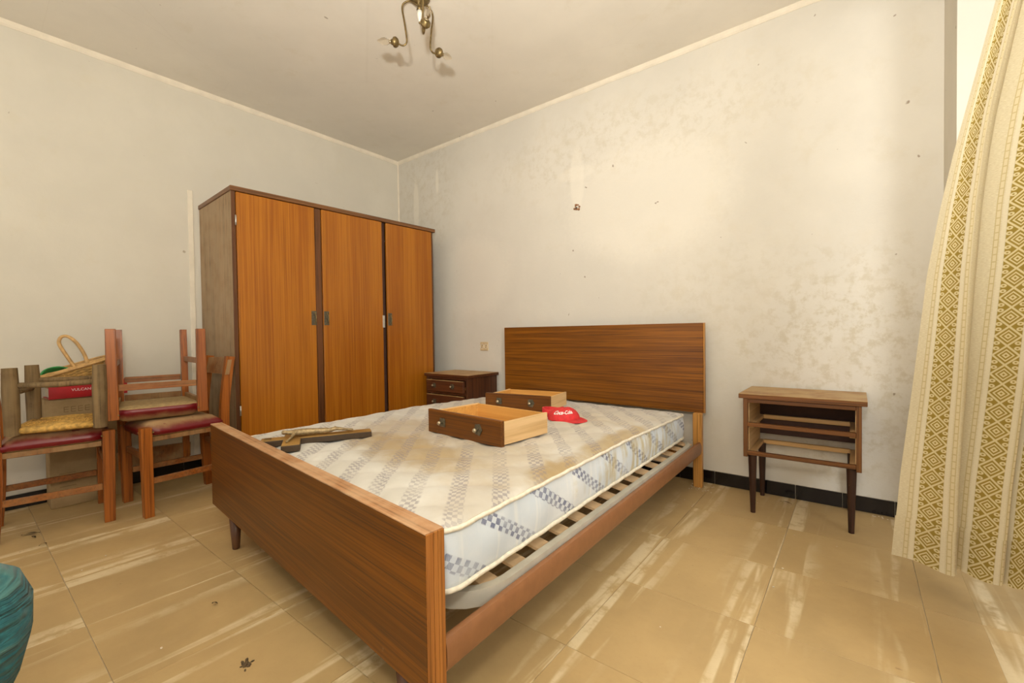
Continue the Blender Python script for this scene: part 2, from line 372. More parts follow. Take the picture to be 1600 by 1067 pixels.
def tube(bm, pts, r, n=8, closed=False, cap=True):
    pts = [Vector(p) for p in pts]; R = r if isinstance(r, (list, tuple)) else [r]*len(pts); rings = []
    m = len(pts); prev = None
    for i, p in enumerate(pts):
        a = pts[(i-1) % m] if (closed or i > 0) else p; b = pts[(i+1) % m] if (closed or i < m-1) else p
        d = (b-a).normalized()
        if prev is None:
            s = d.orthogonal().normalized()
        else:
            s = (prev-d*prev.dot(d)); s = s.normalized() if s.length > 1e-6 else d.orthogonal().normalized()
        prev = s; t = d.cross(s)
        rings.append([bm.verts.new(p+R[i]*(math.cos(2*PI*k/n)*s+math.sin(2*PI*k/n)*t)) for k in range(n)])
    rng = range(m) if closed else range(m-1)
    for i in rng:
        A, C = rings[i], rings[(i+1) % m]
        for k in range(n): bm.faces.new((A[k], A[(k+1) % n], C[(k+1) % n], C[k]))
    if cap and not closed:
        bm.faces.new(rings[0][::-1]); bm.faces.new(rings[-1])
    return bm
def ribbon(bm, pts, w, h, up=(0, 0, 1)):
    """rectangular bar along pts; w sideways, h along up"""
    pts = [Vector(p) for p in pts]; up = Vector(up); rings = []
    for i, p in enumerate(pts):
        d = (pts[min(i+1, len(pts)-1)]-pts[max(i-1, 0)]).normalized(); s = d.cross(up).normalized(); t = s.cross(d)
        rings.append([bm.verts.new(p+a*s*w/2+b*t*h/2) for a, b in ((-1, -1), (1, -1), (1, 1), (-1, 1))])
    for A, C in zip(rings, rings[1:]):
        for k in range(4): bm.faces.new((A[k], A[(k+1) % 4], C[(k+1) % 4], C[k]))
    bm.faces.new(rings[0][::-1]); bm.faces.new(rings[-1]); return bm
def lathe(bm, prof, n=14, M4=Matrix.Identity(4)):
    rings = []
    for r, z in prof:
        if r < 1e-5: rings.append([bm.verts.new(M4 @ Vector((0, 0, z)))])
        else: rings.append([bm.verts.new(M4 @ Vector((r*math.cos(2*PI*k/n), r*math.sin(2*PI*k/n), z))) for k in range(n)])
    for A, C in zip(rings, rings[1:]):
        for k in range(n):
            q = [A[k % len(A)], A[(k+1) % len(A)], C[(k+1) % len(C)], C[k % len(C)]]
            q = list(dict.fromkeys(q))
            if len(q) > 2: bm.faces.new(q)
    return bm
def axis_to(p, d):
    d = Vector(d).normalized(); m = d.to_track_quat('Z', 'Y').to_matrix().to_4x4(); m.translation = p; return m
def sm(pts, n=6):
    """Catmull-Rom through pts"""
    P = [Vector(p) for p in pts]; out = []
    for i in range(len(P)-1):
        a, b, c, d = P[max(i-1, 0)], P[i], P[i+1], P[min(i+2, len(P)-1)]
        for k in range(n):
            t = k/n
            out.append(.5*((2*b)+(-a+c)*t+(2*a-5*b+4*c-d)*t*t+(-a+3*b-3*c+d)*t**3))
    return out+[P[-1]]
def text_mesh(body, size, extrude=.0004, shear=0., bold=0.):
    cu = bpy.data.curves.new('lettering', 'FONT'); cu.body = body; cu.size = size; cu.extrude = extrude; cu.shear = shear; cu.offset = bold
    cu.align_x = 'CENTER'; cu.align_y = 'CENTER'; cu.resolution_u = 3
    o = bpy.data.objects.new('lettering', cu); COL.objects.link(o)
    me = bpy.data.meshes.new_from_object(o.evaluated_get(bpy.context.evaluated_depsgraph_get())); bpy.data.objects.remove(o)
    return me
def skinned(verts, edges, radii, sub=1, root=0):
    me = bpy.data.meshes.new('skin'); me.from_pydata(verts, edges, []); o = bpy.data.objects.new('skin', me); COL.objects.link(o)
    md = o.modifiers.new('skin', 'SKIN')
    sv = me.skin_vertices[0].data
    for i, r in enumerate(radii):
        sv[i].radius = (r, r) if not isinstance(r, tuple) else r; sv[i].use_root = (i == root)
    md.branch_smoothing = .6
    s = o.modifiers.new('sub', 'SUBSURF'); s.levels = sub; s.render_levels = sub
    out = bpy.data.meshes.new_from_object(o.evaluated_get(bpy.context.evaluated_depsgraph_get())); bpy.data.objects.remove(o)
    return out
def link_mesh(name, me, mat, parent=None, smooth=True):
    me.name = name; me.materials.clear()
    for m in (mat if isinstance(mat, list) else [mat]): me.materials.append(m)
    if smooth:
        for p in me.polygons: p.use_smooth = True
    o = bpy.data.objects.new(name, me); COL.objects.link(o)
    if parent: o.parent = parent
    return o

# ------------------------------------------------------------------ room
RX, H, FY = 3.618, 2.435, -4.0
def struct(name, bm, mat, parent=None):
    o = obj(name, bm, mat, parent)
    if parent is None: o['kind'] = 'structure'
    return o
floor = struct('floor', B(-.12, RX+1.4, FY-.5, .12, -.12, -.003, bev=0), M['grout'])
TS = .39; xs = [0, *[-.02+TS*k for k in range(1, 10) if -.02+TS*k < RX-.02], RX-.004, RX+.382, RX+.772, RX+1.16]; ys = [0, *[-.02-TS*k for k in range(1, 11) if -.02-TS*k > FY+.02], FY]
std = None
for i in range(len(xs)-1):
    for j in range(len(ys)-1):
        x0, x1, y1, y0 = xs[i], xs[i+1], ys[j], ys[j+1]; g = .0008
        wx, wy = x1-x0-2*g, y1-y0-2*g; full = abs(wx-TS+2*g) < .004 and abs(wy-TS+2*g) < .004
        if full and std: me = std
        else:
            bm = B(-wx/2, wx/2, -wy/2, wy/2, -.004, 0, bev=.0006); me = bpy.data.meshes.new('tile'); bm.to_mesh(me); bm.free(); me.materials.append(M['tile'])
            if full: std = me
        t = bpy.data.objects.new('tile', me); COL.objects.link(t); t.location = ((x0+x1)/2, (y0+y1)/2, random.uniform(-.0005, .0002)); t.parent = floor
wall_back = struct('wall_back', B(-.12, RX+.35, 0, .12, -.12, H+.12, bev=0), M['wall_back'])
wall_left = struct('wall_left', B(-.12, 0, FY-.12, 0, -.12, H+.12, bev=0), M['wall_left'])
struct('ceiling', B(0, RX+.35, FY, 0, H, H+.12, bev=0), M['ceil'])
# right wall: a thick wall with the balcony opening; its far jamb faces the camera
OY0, OY1, OZ = -.30, -2.25, 2.25
bm = bmesh.new()
box(bm, RX, RX+.35, OY0, 0, -.12, H, bev=0); box(bm, RX, RX+.35, OY1, OY0, OZ, H, bev=0); box(bm, RX, RX+.35, FY, OY1, -.12, H, bev=0)
struct('wall_right', bm, M['wall_left'])
# front wall (behind the camera) with a wide opening added to let in fill
bm = bmesh.new()
box(bm, -.12, .5, FY-.12, FY, -.12, H, bev=0); box(bm, .5, 3.2, FY-.12, FY, 2.15, H, bev=0); box(bm, 3.2, RX+.35, FY-.12, FY, -.12, H, bev=0)
struct('wall_front', bm, M['wall_left'])
# uneven plaster cornice
def cornice(name, A, Bp, inn):
    bm = bmesh.new(); A, Bp, inn = Vector(A), Vector(Bp), Vector(inn); n = 36; rings = []
    for i in range(n+1):
        p = A.lerp(Bp, i/n); j = .0025*mnoise.noise(p*5)
        a, b = .012+j, .03+j*2
        rings.append([bm.verts.new(p), bm.verts.new(p+inn*a), bm.verts.new(p+inn*a*.8-Vector((0, 0, b*.7))), bm.verts.new(p+inn*.003-Vector((0, 0, b))), bm.verts.new(p-Vector((0, 0, b)))])
    for R0, R1 in zip(rings, rings[1:]):
        for k in range(5): bm.faces.new((R0[k], R0[(k+1) % 5], R1[(k+1) % 5], R1[k]))
    struct(name, bm, M['trim'])
cornice('trim_1', (0, 0, H), (RX, 0, H), (0, -1, 0)); cornice('trim_2', (0, FY, H), (0, 0, H), (1, 0, 0))
# painted cable channel on the left wall beside the wardrobe
bm = bmesh.new(); box(bm, 0, .006, -1.64, -1.612, 0, 1.78, bev=.002); struct('trim_3', bm, M['trim'])
bm = bmesh.new(); tube(bm, [(0.004, -.004, .0), (.004, -.004, H-.03)], .008, 6); struct('trim_4', bm, M['trim'])
# baseboards of black glazed tiles
bb = struct('baseboard_back', B(0, RX, -.004, 0, 0, .071, bev=0), M['grout'])
def base_tile(x0, x1, parent, along):
    bm = B(-(x1-x0)/2+.0012, (x1-x0)/2-.0012, -.0045, .0045, -.0345, .0345, bev=.0012); o = obj('tile', bm, M['blacktile'], parent)
    if along == 'x': o.location = ((x0+x1)/2, -.0075, .0355)
    else: o.location = (.0075, (x0+x1)/2, .0355); o.rotation_euler = (0, 0, PI/2)
x = 3.618
edges = [3.465]
while edges[-1] > .19: edges.append(edges[-1]-.1875)
edges = [RX]+edges+[0.012]
for a, b in zip(edges, edges[1:]): base_tile(b, a, bb, 'x')
bl = struct('baseboard_left', B(0, .004, -3.4, 0, 0, .071, bev=0), M['grout'])
y = -.012
while y > -3.3: base_tile(y-.1875, y, bl, 'y'); y -= .1875
# knocked-out plug hole in the back wall, with a rough brown rim
bm = bmesh.new()
for k in range(9):
    a = k*2*PI/9; rr = random.uniform(.010, .02)
    c = Vector((1.867+rr*math.cos(a), -.002, 1.676+1.3*rr*math.sin(a)))
    bmesh.ops.create_icosphere(bm, subdivisions=1, radius=random.uniform(.005, .010), matrix=Matrix.Translation(c))
h = obj('hole_rim', bm, plain('rusty_plaster', (.3, .14, .06), .9, 0, .4, 120), wall_back)
bm = bmesh.new(); bmesh.ops.create_icosphere(bm, subdivisions=2, radius=.011, matrix=Matrix.Translation((1.862, .004, 1.668))); obj('hole', bm, M['black'], wall_back)

# ------------------------------------------------------------------ wardrobe
W = thing('wardrobe', 'tall three-door wardrobe of glossy orange-brown veneer against the left wall', 'wardrobe', (.587, -1.605, 0), math.atan2(.999, .041))
Wd, Dp, Wh = 1.43, .575, 1.69
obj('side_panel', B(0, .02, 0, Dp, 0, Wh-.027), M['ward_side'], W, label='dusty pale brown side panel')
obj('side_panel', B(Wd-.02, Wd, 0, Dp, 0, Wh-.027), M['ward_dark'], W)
obj('front_edge', B(0, .021, -.004, 0, 0, Wh-.027), M['ward_dark'], W)
obj('back_panel', B(.02, Wd-.02, Dp-.008, Dp-.002, .02, Wh-.03, bev=0), M['ward_dark'], W)
obj('bottom_panel', B(.02, Wd-.02, .012, Dp-.01, .06, .08), M['ward_dark'], W)
obj('plinth', B(.02, Wd-.02, .02, .04, 0, .06), M['ward_dark'], W)
obj('top_panel', B(-.006, Wd+.02, -.012, Dp, Wh-.027, Wh, bev=.003), M['ward_top'], W, label='dark brown top board with dusty edge')
obj('post_and_gap_strip', B(.467, .509, -.007, .02, .06, Wh-.03, bev=.004), M['ward_dark'], W)
obj('post_and_gap_strip', B(.957, .99, .010, .03, .06, Wh-.03, bev=.002), M['cavity'], W)  # dark strip standing in for the shade in the gap between doors
def door(x0, x1, hx, tilt=0.):
    d = obj('door', B(x0, x1, -.012, .008, .07, Wh-.031, bev=.003), M['ward'], W)
    p = obj('handle_plate', B(hx-.017, hx+.017, -.0145, -.0122, .915, 1.005, bev=.001), M['plate'], d)
    bm = bmesh.new(); tube(bm, sm([(hx+.006, -.016, .985), (hx+.008, -.024, .97), (hx+.008, -.024, .945), (hx+.006, -.016, .93)], 4), .0035, 7)
    tube(bm, [(hx+.006, -.0146, .99), (hx+.006, -.018, .99)], .005, 8); tube(bm, [(hx+.006, -.0146, .926), (hx+.006, -.018, .926)], .005, 8)
    obj('pull', bm, M['brass'], d, True); return d
door(.023, .464, .449); door(.511, .955, .531); door(.992, Wd-.022, 1.01)
obj('door_catch', B(.948, .9655, -.0155, -.0121, .9, .987, bev=.001), M['steel'], W)
for z in (1.50, .43):
    bm = bmesh.new(); tube(bm, [(.020, -.0095, z-.028), (.020, -.0095, z+.028)], .0045, 8); obj('hinge', bm, M['steel'], W, True)

# ------------------------------------------------------------------ bed frame
BF = thing('bed_frame', 'double bed frame of walnut veneer with tall headboard and low footboard', 'bed', (0, 0, 0))
# headboard, built in its own frame
hm = Matrix.Translation((1.273, -.052, 0)) @ Matrix.Rotation(-.028, 4, 'Z')
def place(o, m): o.matrix_local = m; return o
place(obj('headboard', B(0, 1.408, 0, .022, .40, .888, bev=.002), M['head'], BF), hm)
place(obj('headboard_edge', B(1.4082, 1.4135, -.0002, .0222, .40, .888, bev=.001), M['leg_light'], BF), hm)
for x in (.035, 1.36):
    place(obj('leg', B(x, x+.046, -.034, -.001, 0, .402, bev=.004), M['leg_light'], BF, label='pale honey-coloured headboard leg'), hm)
# footboard
fm = Matrix.Translation((1.11, -1.895, 0)) @ Matrix.Rotation(math.atan2(-2.045+1.895, 2.689-1.11), 4, 'Z'); FL = math.hypot(.15, 1.579)
fb = place(obj('footboard', hexa(bmesh.new(), [(0, 0, .119), (FL, 0, .149), (FL, .042, .149), (0, .042, .119)], [(0, 0, .466), (FL, 0, .466), (FL, .042, .466), (0, .042, .466)]), M['foot'], BF), fm)
place(obj('board_top_edge', B(0, FL, -.0006, .0426, .466, .470, bev=.001), M['foot_top'], BF, label='dusty top edge of the footboard'), fm)
bm = bmesh.new(); box(bm, FL, FL+.004, 0, .015, .149, .468, bev=.0008); box(bm, FL, FL+.004, .0158, .026, .149, .468, bev=.0008); box(bm, FL, FL+.004, .0268, .042, .149, .468, bev=.0008)
place(obj('board_end_edge', bm, M['foot_edge'], BF), fm)
for x in (.262, FL-.103):
    bm = bmesh.new(); lathe(bm, [(0, 0), (.012, 0), (.0135, .004), (.022, .1225 if x < 1 else .1462), (0, .1225 if x < 1 else .1462)], 12, Matrix.Translation((x, .02, 0)))
    place(obj('leg', bm, M['leg_worn'], BF, True, label='short dark tapered foot with chipped paint'), fm)
# side rails, lacquered half-round bars
for pts in ([(2.683, -2.000, .209), (2.664, -.092, .214)], [(1.30, -1.862, .205), (1.32, -.062, .218)]):
    bm = bmesh.new(); a, b = map(Vector, pts); d = (b-a).normalized(); s = d.cross(Vector((0, 0, 1))).normalized(); t = s.cross(d); rings = []
    for p in (a, b):
        ring = []
        for k in range(16):
            an = 2*PI*k/16; cx, cz = math.cos(an), math.sin(an)
            cx = math.copysign(abs(cx)**.6, cx); cz = math.copysign(abs(cz)**.75, cz)
            ring.append(bm.verts.new(p+s*cx*.0125+t*cz*.034))
        rings.append(ring)
    for k in range(16): bm.faces.new((rings[0][k], rings[0][(k+1) % 16], rings[1][(k+1) % 16], rings[1][k]))
    bm.faces.new(rings[0]); bm.faces.new(rings[1][::-1])
    sharp(obj('side_rail', bm, M['rail'], BF, True, label='reddish brown rounded side rail'))
bm = B(1.36, 2.60, -.115, -.095, .15, .235); obj('cross_rail', bm, M['leg_light'], BF)

# ------------------------------------------------------------------ slatted base
SB = thing('slatted_base', 'grey metal bed base with wooden slats under the mattress', 'bed base', (0, 0, 0))
def rr_path(x0, x1, y0, y1, r, n=6):
    out = []
    for cx, cy, a0 in ((x1-r, y0+r, -90), (x1-r, y1-r, 0), (x0+r, y1-r, 90), (x0+r, y0+r, 180)):
        for k in range(n+1):
            a = math.radians(a0+90*k/n); out.append(Vector((cx+r*math.cos(a), cy+r*math.sin(a), 0)))
    return out
def frame_bar(bm, path, w, z0, z1):
    m = len(path); rings = []
    for i, p in enumerate(path):
        d = (path[(i+1) % m]-path[(i-1) % m]).normalized(); s = Vector((d.y, -d.x, 0))
        rings.append([bm.verts.new(p+s*a+Vector((0, 0, z))) for a, z in ((-w, z0), (0, z0), (0, z1), (-w, z1))])
    for i in range(m):
        A, C = rings[i], rings[(i+1) % m]
        for k in range(4): bm.faces.new((A[k], A[(k+1) % 4], C[(k+1) % 4], C[k]))
path = rr_path(1.345, 2.658, -1.872, -.13, .15)
for p in path:                         # foot end follows the slanted footboard
    p.y -= .05*((p.x-1.345)/1.317)*max(0, min(1, (-p.y-.2)/1.7))
    p.x += .012*max(0, min(1, (-p.y-.2)/1.7))
bm = bmesh.new(); frame_bar(bm, path, .022, .246, .256); frame_bar(bm, path, .009, .230, .246); frame_bar(bm, path, .022, .216, .230)
bmesh.ops.bevel(bm, geom=[e for e in bm.edges if len(e.link_faces) == 2 and abs(e.calc_face_angle(0)) > 1.2], offset=.002, segments=2, affect='EDGES')
sharp(obj('metal_frame', bm, M['greyframe'], SB, True), 50)
for k in range(15):
    y = -1.80+k*.113
    bm = bmesh.new(); n = 8; top = []; 
    for i in range(n+1):
        x = 1.372+(2.648-1.372)*i/n; z = .240+.044*math.sin(PI*i/n)**.7 if 0 < i < n else .240; top.append((x, z))
    q = [[bm.verts.new((x, y+dy, z+dz)) for dy, dz in ((-.026, 0), (.026, 0), (.026, .008), (-.026, .008))] for x, z in top]
    for A, C in zip(q, q[1:]):
        for j in range(4): bm.faces.new((A[j], A[(j+1) % 4], C[(j+1) % 4], C[j]))
    bm.faces.new(q[0]); bm.faces.new(q[-1][::-1]); obj('slat', bm, M['slat'], SB)
for x in (1.72, 2.05):
    for y in (-1.5, -.35):
        bm = bmesh.new(); lathe(bm, [(0, 0), (.017, 0), (.017, .012), (.014, .014), (.014, .235), (0, .235)], 10, Matrix.Translation((x, y, 0))); sharp(obj('leg', bm, M['greyframe'], SB, True))

# ------------------------------------------------------------------ mattress
MT = thing('mattress', 'stained old double mattress with checked ticking and cream piping', 'mattress', (0, 0, 0))
def mcorner(u, v):      # u 0..1 left to right, v 0..1 foot to head, rounded plan corners
    FLc, FRc, HRc, HLc = Vector((1.335, -1.85)), Vector((2.650, -1.972)), Vector((2.612, -.19)), Vector((1.345, -.17))
    return (FLc.lerp(FRc, u)).lerp(HLc.lerp(HRc, u), v)
def ztop(u, v): return .4365-.026*max(0, v-.55)/.45
NU, NV = 96, 128; RC = .055
def plan(u, v):
    a, b = u*1.31, v*1.79; w_, h_ = 1.31, 1.79
    # pull the corners in to a radius
    cx = min(max(a, RC), w_-RC); cy = min(max(b, RC), h_-RC); dx, dy = a-cx, b-cy
    m = max(abs(dx), abs(dy)); l = math.hypot(dx, dy)
    if m > 1e-9 and abs(dx) > 1e-9 and abs(dy) > 1e-9: a, b = cx+dx*m/l, cy+dy*m/l
    return mcorner(a/w_, b/h_)
bm = bmesh.new(); uvl = bm.loops.layers.uv.new('UVMap'); grid = []
for j in range(NV+1):
    row = []
    for i in range(NU+1):
        u, v = i/NU, j/NV; p = plan(u, v); a, b = u*1.31, v*1.79
        ed = min(a, 1.31-a, b, 1.79-b)
        q1, q2 = (a+b)/.15, (a-b)/.19
        wob = .35*math.sin(b*17)+.2*math.sin(a*23)
        puff = .0115*math.sqrt(abs(math.sin(PI*q1+wob)*math.sin(PI*q2+wob*.7))+.002)
        z = ztop(u, v)+(puff-.002)*min(1, ed/.05)-.012*max(0, 1-ed/.03)**2+.004*mnoise.noise(Vector((a*3, b*3, 1)))
        row.append(bm.verts.new((p.x, p.y, z)))
    grid.append(row)
for j in range(NV):
    for i in range(NU):
        f = bm.faces.new((grid[j][i], grid[j][i+1], grid[j+1][i+1], grid[j+1][i]))
        for l, (ii, jj) in zip(f.loops, ((i, j), (i+1, j), (i+1, j+1), (i, j+1))): l[uvl].uv = (ii/NU*1.31, jj/NV*1.79)
obj('top_cover', bm, M['mat_top'], MT, True)
# perimeter loop, starting at the foot right corner and running to the head first
per = [(1, j/NV) for j in range(NV)]+[(1-i/NU, 1) for i in range(NU)]+[(0, 1-j/NV) for j in range(NV)]+[(i/NU, 0) for i in range(NU)]
bm = bmesh.new(); uvl = bm.loops.layers.uv.new('UVMap'); K = 8; rings = []; s = 0; last = None; ss = []
ctr = Vector((1.985, -1.05))
for u, v in per:
    p = plan(u, v); 
    if last is not None: s += (p-last).length
    last = p; ss.append(s); zt = ztop(u, v)-.012; zb = .296-.028*max(0, v-.4)/.6*.4
    e = .012; nrm = Vector((0, 0))
    if u == 1: nrm += Vector((1, 0))
    if u == 0: nrm -= Vector((1, 0))
    if v == 1: nrm += Vector((0, 1))
    if v == 0: nrm -= Vector((0, 1))
    if nrm.length: nrm.normalize()
    col = []
    for k in range(K+1):
        t = k/K; bul = e*math.sin(PI*t)*.6-.004*math.sin(s*31)*math.sin(PI*t)
        col.append(bm.verts.new((p.x+nrm.x*bul, p.y+nrm.y*bul, zt+(zb-zt)*t)))
    rings.append(col)
n = len(per)
for i in range(n):
    A, C = rings[i], rings[(i+1) % n]; s0 = ss[i]; s1 = ss[i+1] if i+1 < n else s0+.01
    for k in range(K):
        f = bm.faces.new((A[k], C[k], C[k+1], A[k+1]))
        for l, uv_ in zip(f.loops, ((s0, .145*(1-k/K)), (s1, .145*(1-k/K)), (s1, .145*(1-(k+1)/K)), (s0, .145*(1-(k+1)/K)))): l[uvl].uv = uv_
bm.faces.new([c[K] for c in rings])
obj('side_cover', bm, M['mat_side'], MT, True, label='bluish white side ticking with yellow stains')
for k, r in ((0, .0058), (K, .0062)):
    bm = bmesh.new(); pts = []
    for i, (u, v) in enumerate(per[::2]):
        p = plan(u, v); z = (ztop(u, v)-.010) if k == 0 else .296-.028*max(0, v-.4)/.6*.4
        d = (p-ctr).normalized()*.003
        pts.append((p.x+d.x, p.y+d.y, z+.0012*math.sin(i*1.7)))
    tube(bm, pts, r, 6, closed=True); obj('piping', bm, M['piping'], MT, True)

# ------------------------------------------------------------------ nightstands and drawers
def handle(x, y, z, parent, kind=0):
    """bronze plate (square, or pointed) with a small horizontal knob; faces -y"""
    bm = bmesh.new(); w, h = .016, .017
    out = [(-w, -h), (w*.6, -h*1.25), (w*1.35, 0), (w*.6, h*1.25), (-w, h)] if kind else [(-w, -h), (w, -h), (w, h*.8), (w*.5, h), (-w, h)]
    A = [bm.verts.new((x+a, y, z+b)) for a, b in out]; C = [bm.verts.new((x+a, y-.003, z+b)) for a, b in out]; n = len(out)
    for k in range(n): bm.faces.new((A[k], A[(k+1) % n], C[(k+1) % n], C[k]))
    bm.faces.new(A); bm.faces.new(C)
    pl = obj('handle_plate', bm, M['plate'], parent)
    bm = bmesh.new(); lathe(bm, [(0, .003), (.004, .003), (.0035, .012), (.008, .016), (.0085, .021), (.006, .025), (0, .026)], 12, axis_to((x, y, z), (0, -1, 0)))
    obj('knob', bm, M['knob'], pl, True)
def nightstand(label, loc, rz, dark):
    n = thing('nightstand', label, 'nightstand', loc, rz)
    w, d, h = .454, .325, .553
    A, Bv, T = (M['ns_dark'], M['ns_darkv'], M['ns_top']) if dark else (M['ns_h'], M['ns'], M['ns_top'])
    obj('top_surface', B(-.006, w+.006, -d-.008, 0, h-.002, h, bev=.0008), T, n, label='dusty worn top surface')
    obj('top_panel', B(-.006, w+.006, -d-.008, 0, h-.021, h-.002, bev=.0015), A, n)
    for x in (.012, w-.012-.018): obj('side_panel', B(x, x+.018, -d, -.002, .262, h-.021, bev=.001), Bv, n)
    ix0, ix1 = .030, w-.030
    obj('back_panel', B(ix0, ix1, -.010, -.004, .315, h-.022, bev=0), M['cavity'], n)
    obj('front_rail', B(ix0, ix1, -d, -d+.018, h-.040, h-.0215), A, n)
    obj('front_rail', B(ix0, ix1, -d, -d+.022, .403, .421), A, n)
    obj('front_rail', B(ix0, ix1, -d, -d+.022, .272, .289), A, n)
    for z in (.395, .268):
        for x in (ix0, ix1-.022): obj('runner', B(x, x+.022, -d+.0225, -.012, z, z+.018), M['pine_y'], n)
        obj('back_rail', B(ix0+.0225, ix1-.0225, -.034, -.0115, z+.0, z+.020), M['pine'], n)
    for x in (ix0, ix1-.003): obj('inner_lining', B(x, x+.003, -d+.024, -.011, .4135, h-.0405, bev=0), M['pine_y'], n)
    for x in (ix0, ix1-.003): obj('inner_lining', B(x, x+.003, -d+.024, -.011, .289, .394, bev=0), M['pine_y'], n)
    for sx in (0, 1):
        for sy in (0, 1):
            x = .045 if not sx else w-.045; y = -d+.03 if not sy else -.032; bm = bmesh.new()
            ex = x+(.012 if sx else -.012)*-.4
            tube(bm, [(ex+(-.004 if not sx else .004), y, 0), (x, y, .271)], [.0105, .0185], 12); sharp(obj('leg', bm, M['leg_dark'], n, True, label='dark tapered leg'))
    return n
nsR = nightstand('empty nightstand with both drawer openings bare, standing alone against back wall', (2.905, -.012, 0), 0, False)
nsL = nightstand('dark nightstand with drawers in place between wardrobe and headboard', (.728, -.02, 0), 0, True)
def drawer(parent, w, d, h, front, m4, kinds=(0, 1), pine=('pine', 'pine_y', 'pine_in')):
    """front on the -y side at y=0, box behind it; parts under parent (an Empty)"""
    def o(n, bm, m, **k): x = obj(n, bm, m, parent, **k); x.matrix_local = m4; return x
    f = o('drawer_front', B(0, w, 0, .016, 0, h, bev=.002), front)
    for x in (.010, w-.010-.010): o('drawer_side', B(x, x+.010, .016, d, .004, h-.008, bev=.001), M[pine[1]])
    o('drawer_back', B(.020, w-.020, d-.010, d-.001, .010, h-.010, bev=.001), M[pine[2]])
    o('drawer_bottom', B(.020, w-.020, .0165, d-.011, .008, .012, bev=0), M[pine[2]])
    o('drawer_lining', B(.020, w-.020, .0165, .0185, .0125, h-.012, bev=0), M[pine[2]])
    for x in (.0202, w-.0222): o('drawer_lining', B(x, x+.002, .019, d-.0105, .0125, h-.012, bev=0), M[pine[2]])
    for k, fx in enumerate((.23, .72)): handle(fx*w, -.0005, h*.52, f, kinds[k])
    return f
# the two drawers that are in place in the left nightstand: front panels proud of the carcass
for z, h in ((.424, .084), (.292, .108)):
    f = obj('drawer_front', B(.033, .421, -.347, -.3258, z, z+h, bev=.002), M['ns_dark'], nsL)
    obj('drawer_edge', B(.034, .420, -.3472, -.337, z+h-.0035, z+h+.0005, bev=0), M['ns_top'], f)
    for k, fx in enumerate((.23, .72)): handle(.033+fx*.388, -.3475, z+h*.52, f, 1 if k else 0)
# the two loose drawers on the mattress
def loose(label, P0, P1, z, d, h):
    a = math.atan2(P1[1]-P0[1], P1[0]-P0[0]); w = math.hypot(P1[0]-P0[0], P1[1]-P0[1])
    t = thing('drawer', label, 'drawer', (P0[0], P0[1], z), a, 'loose drawers on the mattress')
    drawer(t, w, d, h, M['foot'], Matrix.Identity(4)); return t
loose('empty pale wood drawer with brown front in the middle of the mattress', (1.930, -1.372), (2.352, -1.407), .4445, .272, .094)
loose('empty drawer near the headboard, behind the red cap', (1.700, -.755), (2.085, -.688), .432, .26, .085)

# ------------------------------------------------------------------ crucifix
CR = thing('crucifix', 'brown wooden crucifix with metal figure lying on the mattress by the footboard', 'crucifix', (1.662, -1.803, .4435), math.atan2(.879, .477)-PI/2)
def cross_bar(name, x0, x1, y0, y1, par):
    o = obj(name, B(x0, x1, y0, y1, 0, .0215, bev=.002), M['crossside'], par)
    obj('face', B(x0+.001, x1-.001, y0+.001, y1-.001, .0215, .0245, bev=.001), M['crosswood'], o); return o
cross_bar('upright', -.026, .026, -.105, .282, CR)
cross_bar('crossbar', -.130, -.0262, -.030, .030, CR); cross_bar('crossbar', .0262, .130, -.030, .030, CR)
V = [(0, .115, .034), (0, .07, .040), (0, .025, .040), (0, .002, .040), (0, -.022, .044), (0, -.038, .046),
     (-.02, .006, .039), (-.055, -.002, .034), (-.088, -.012, .030), (-.098, -.014, .029),
     (.02, .006, .039), (.055, -.002, .034), (.088, -.012, .030), (.098, -.014, .029),
     (-.009, .148, .042), (-.004, .19, .034), (0, .214, .031), (.010, .148, .044), (.005, .19, .036), (.003, .216, .032)]
Eg = [(0, 1), (1, 2), (2, 3), (3, 4), (4, 5), (3, 6), (6, 7), (7, 8), (8, 9), (3, 10), (10, 11), (11, 12), (12, 13), (0, 14), (14, 15), (15, 16), (0, 17), (17, 18), (18, 19)]
Rd = [.016, .013, .017, .014, .007, .013, .0065, .005, .004, .0045, .0065, .005, .004, .0045, .0075, .0055, .005, .0075, .0055, .005]
link_mesh('figure', skinned(V, Eg, Rd, 1, 0), M['figure'], CR)
bm = B(-.016, .016, -.094, -.070, .0246, .027); obj('title_plate', bm, M['brass'], CR)

# ------------------------------------------------------------------ red cap
CP = thing('cap', 'red baseball cap with white script lettering lying beside the drawers', 'cap', (2.235, -.80, .436), -.42)
rx, ry, hz = .072, .078, .052
def crown_pt(a, b, k=1.0):    # a around, b from rim 0 to top 1
    c = math.cos(b*PI/2)**.75; return Vector((k*rx*c*math.cos(a), k*ry*c*math.sin(a), k*hz*math.sin(b*PI/2)+.002))
bm = bmesh.new(); na, nb = 28, 8; rows = [[bm.verts.new(crown_pt(2*PI*i/na, j/nb)+Vector((0, 0, .003*math.sin(5*2*PI*i/na)*(j/nb)))) for i in range(na)] for j in range(nb)]
top = bm.verts.new((0, 0, hz+.003))
for j in range(nb-1):
    for i in range(na): bm.faces.new((rows[j][i], rows[j][(i+1) % na], rows[j+1][(i+1) % na], rows[j+1][i]))
for i in range(na): bm.faces.new((rows[-1][i], rows[-1][(i+1) % na], top))
obj('crown', bm, M['redcap'], CP, True)
bm = bmesh.new(); lathe(bm, [(0, .055), (.006, .054), (.007, .051)], 8); obj('button', bm, M['redcap'], CP, True)
bm = bmesh.new(); nA, nR = 18, 5; up = []; dn = []
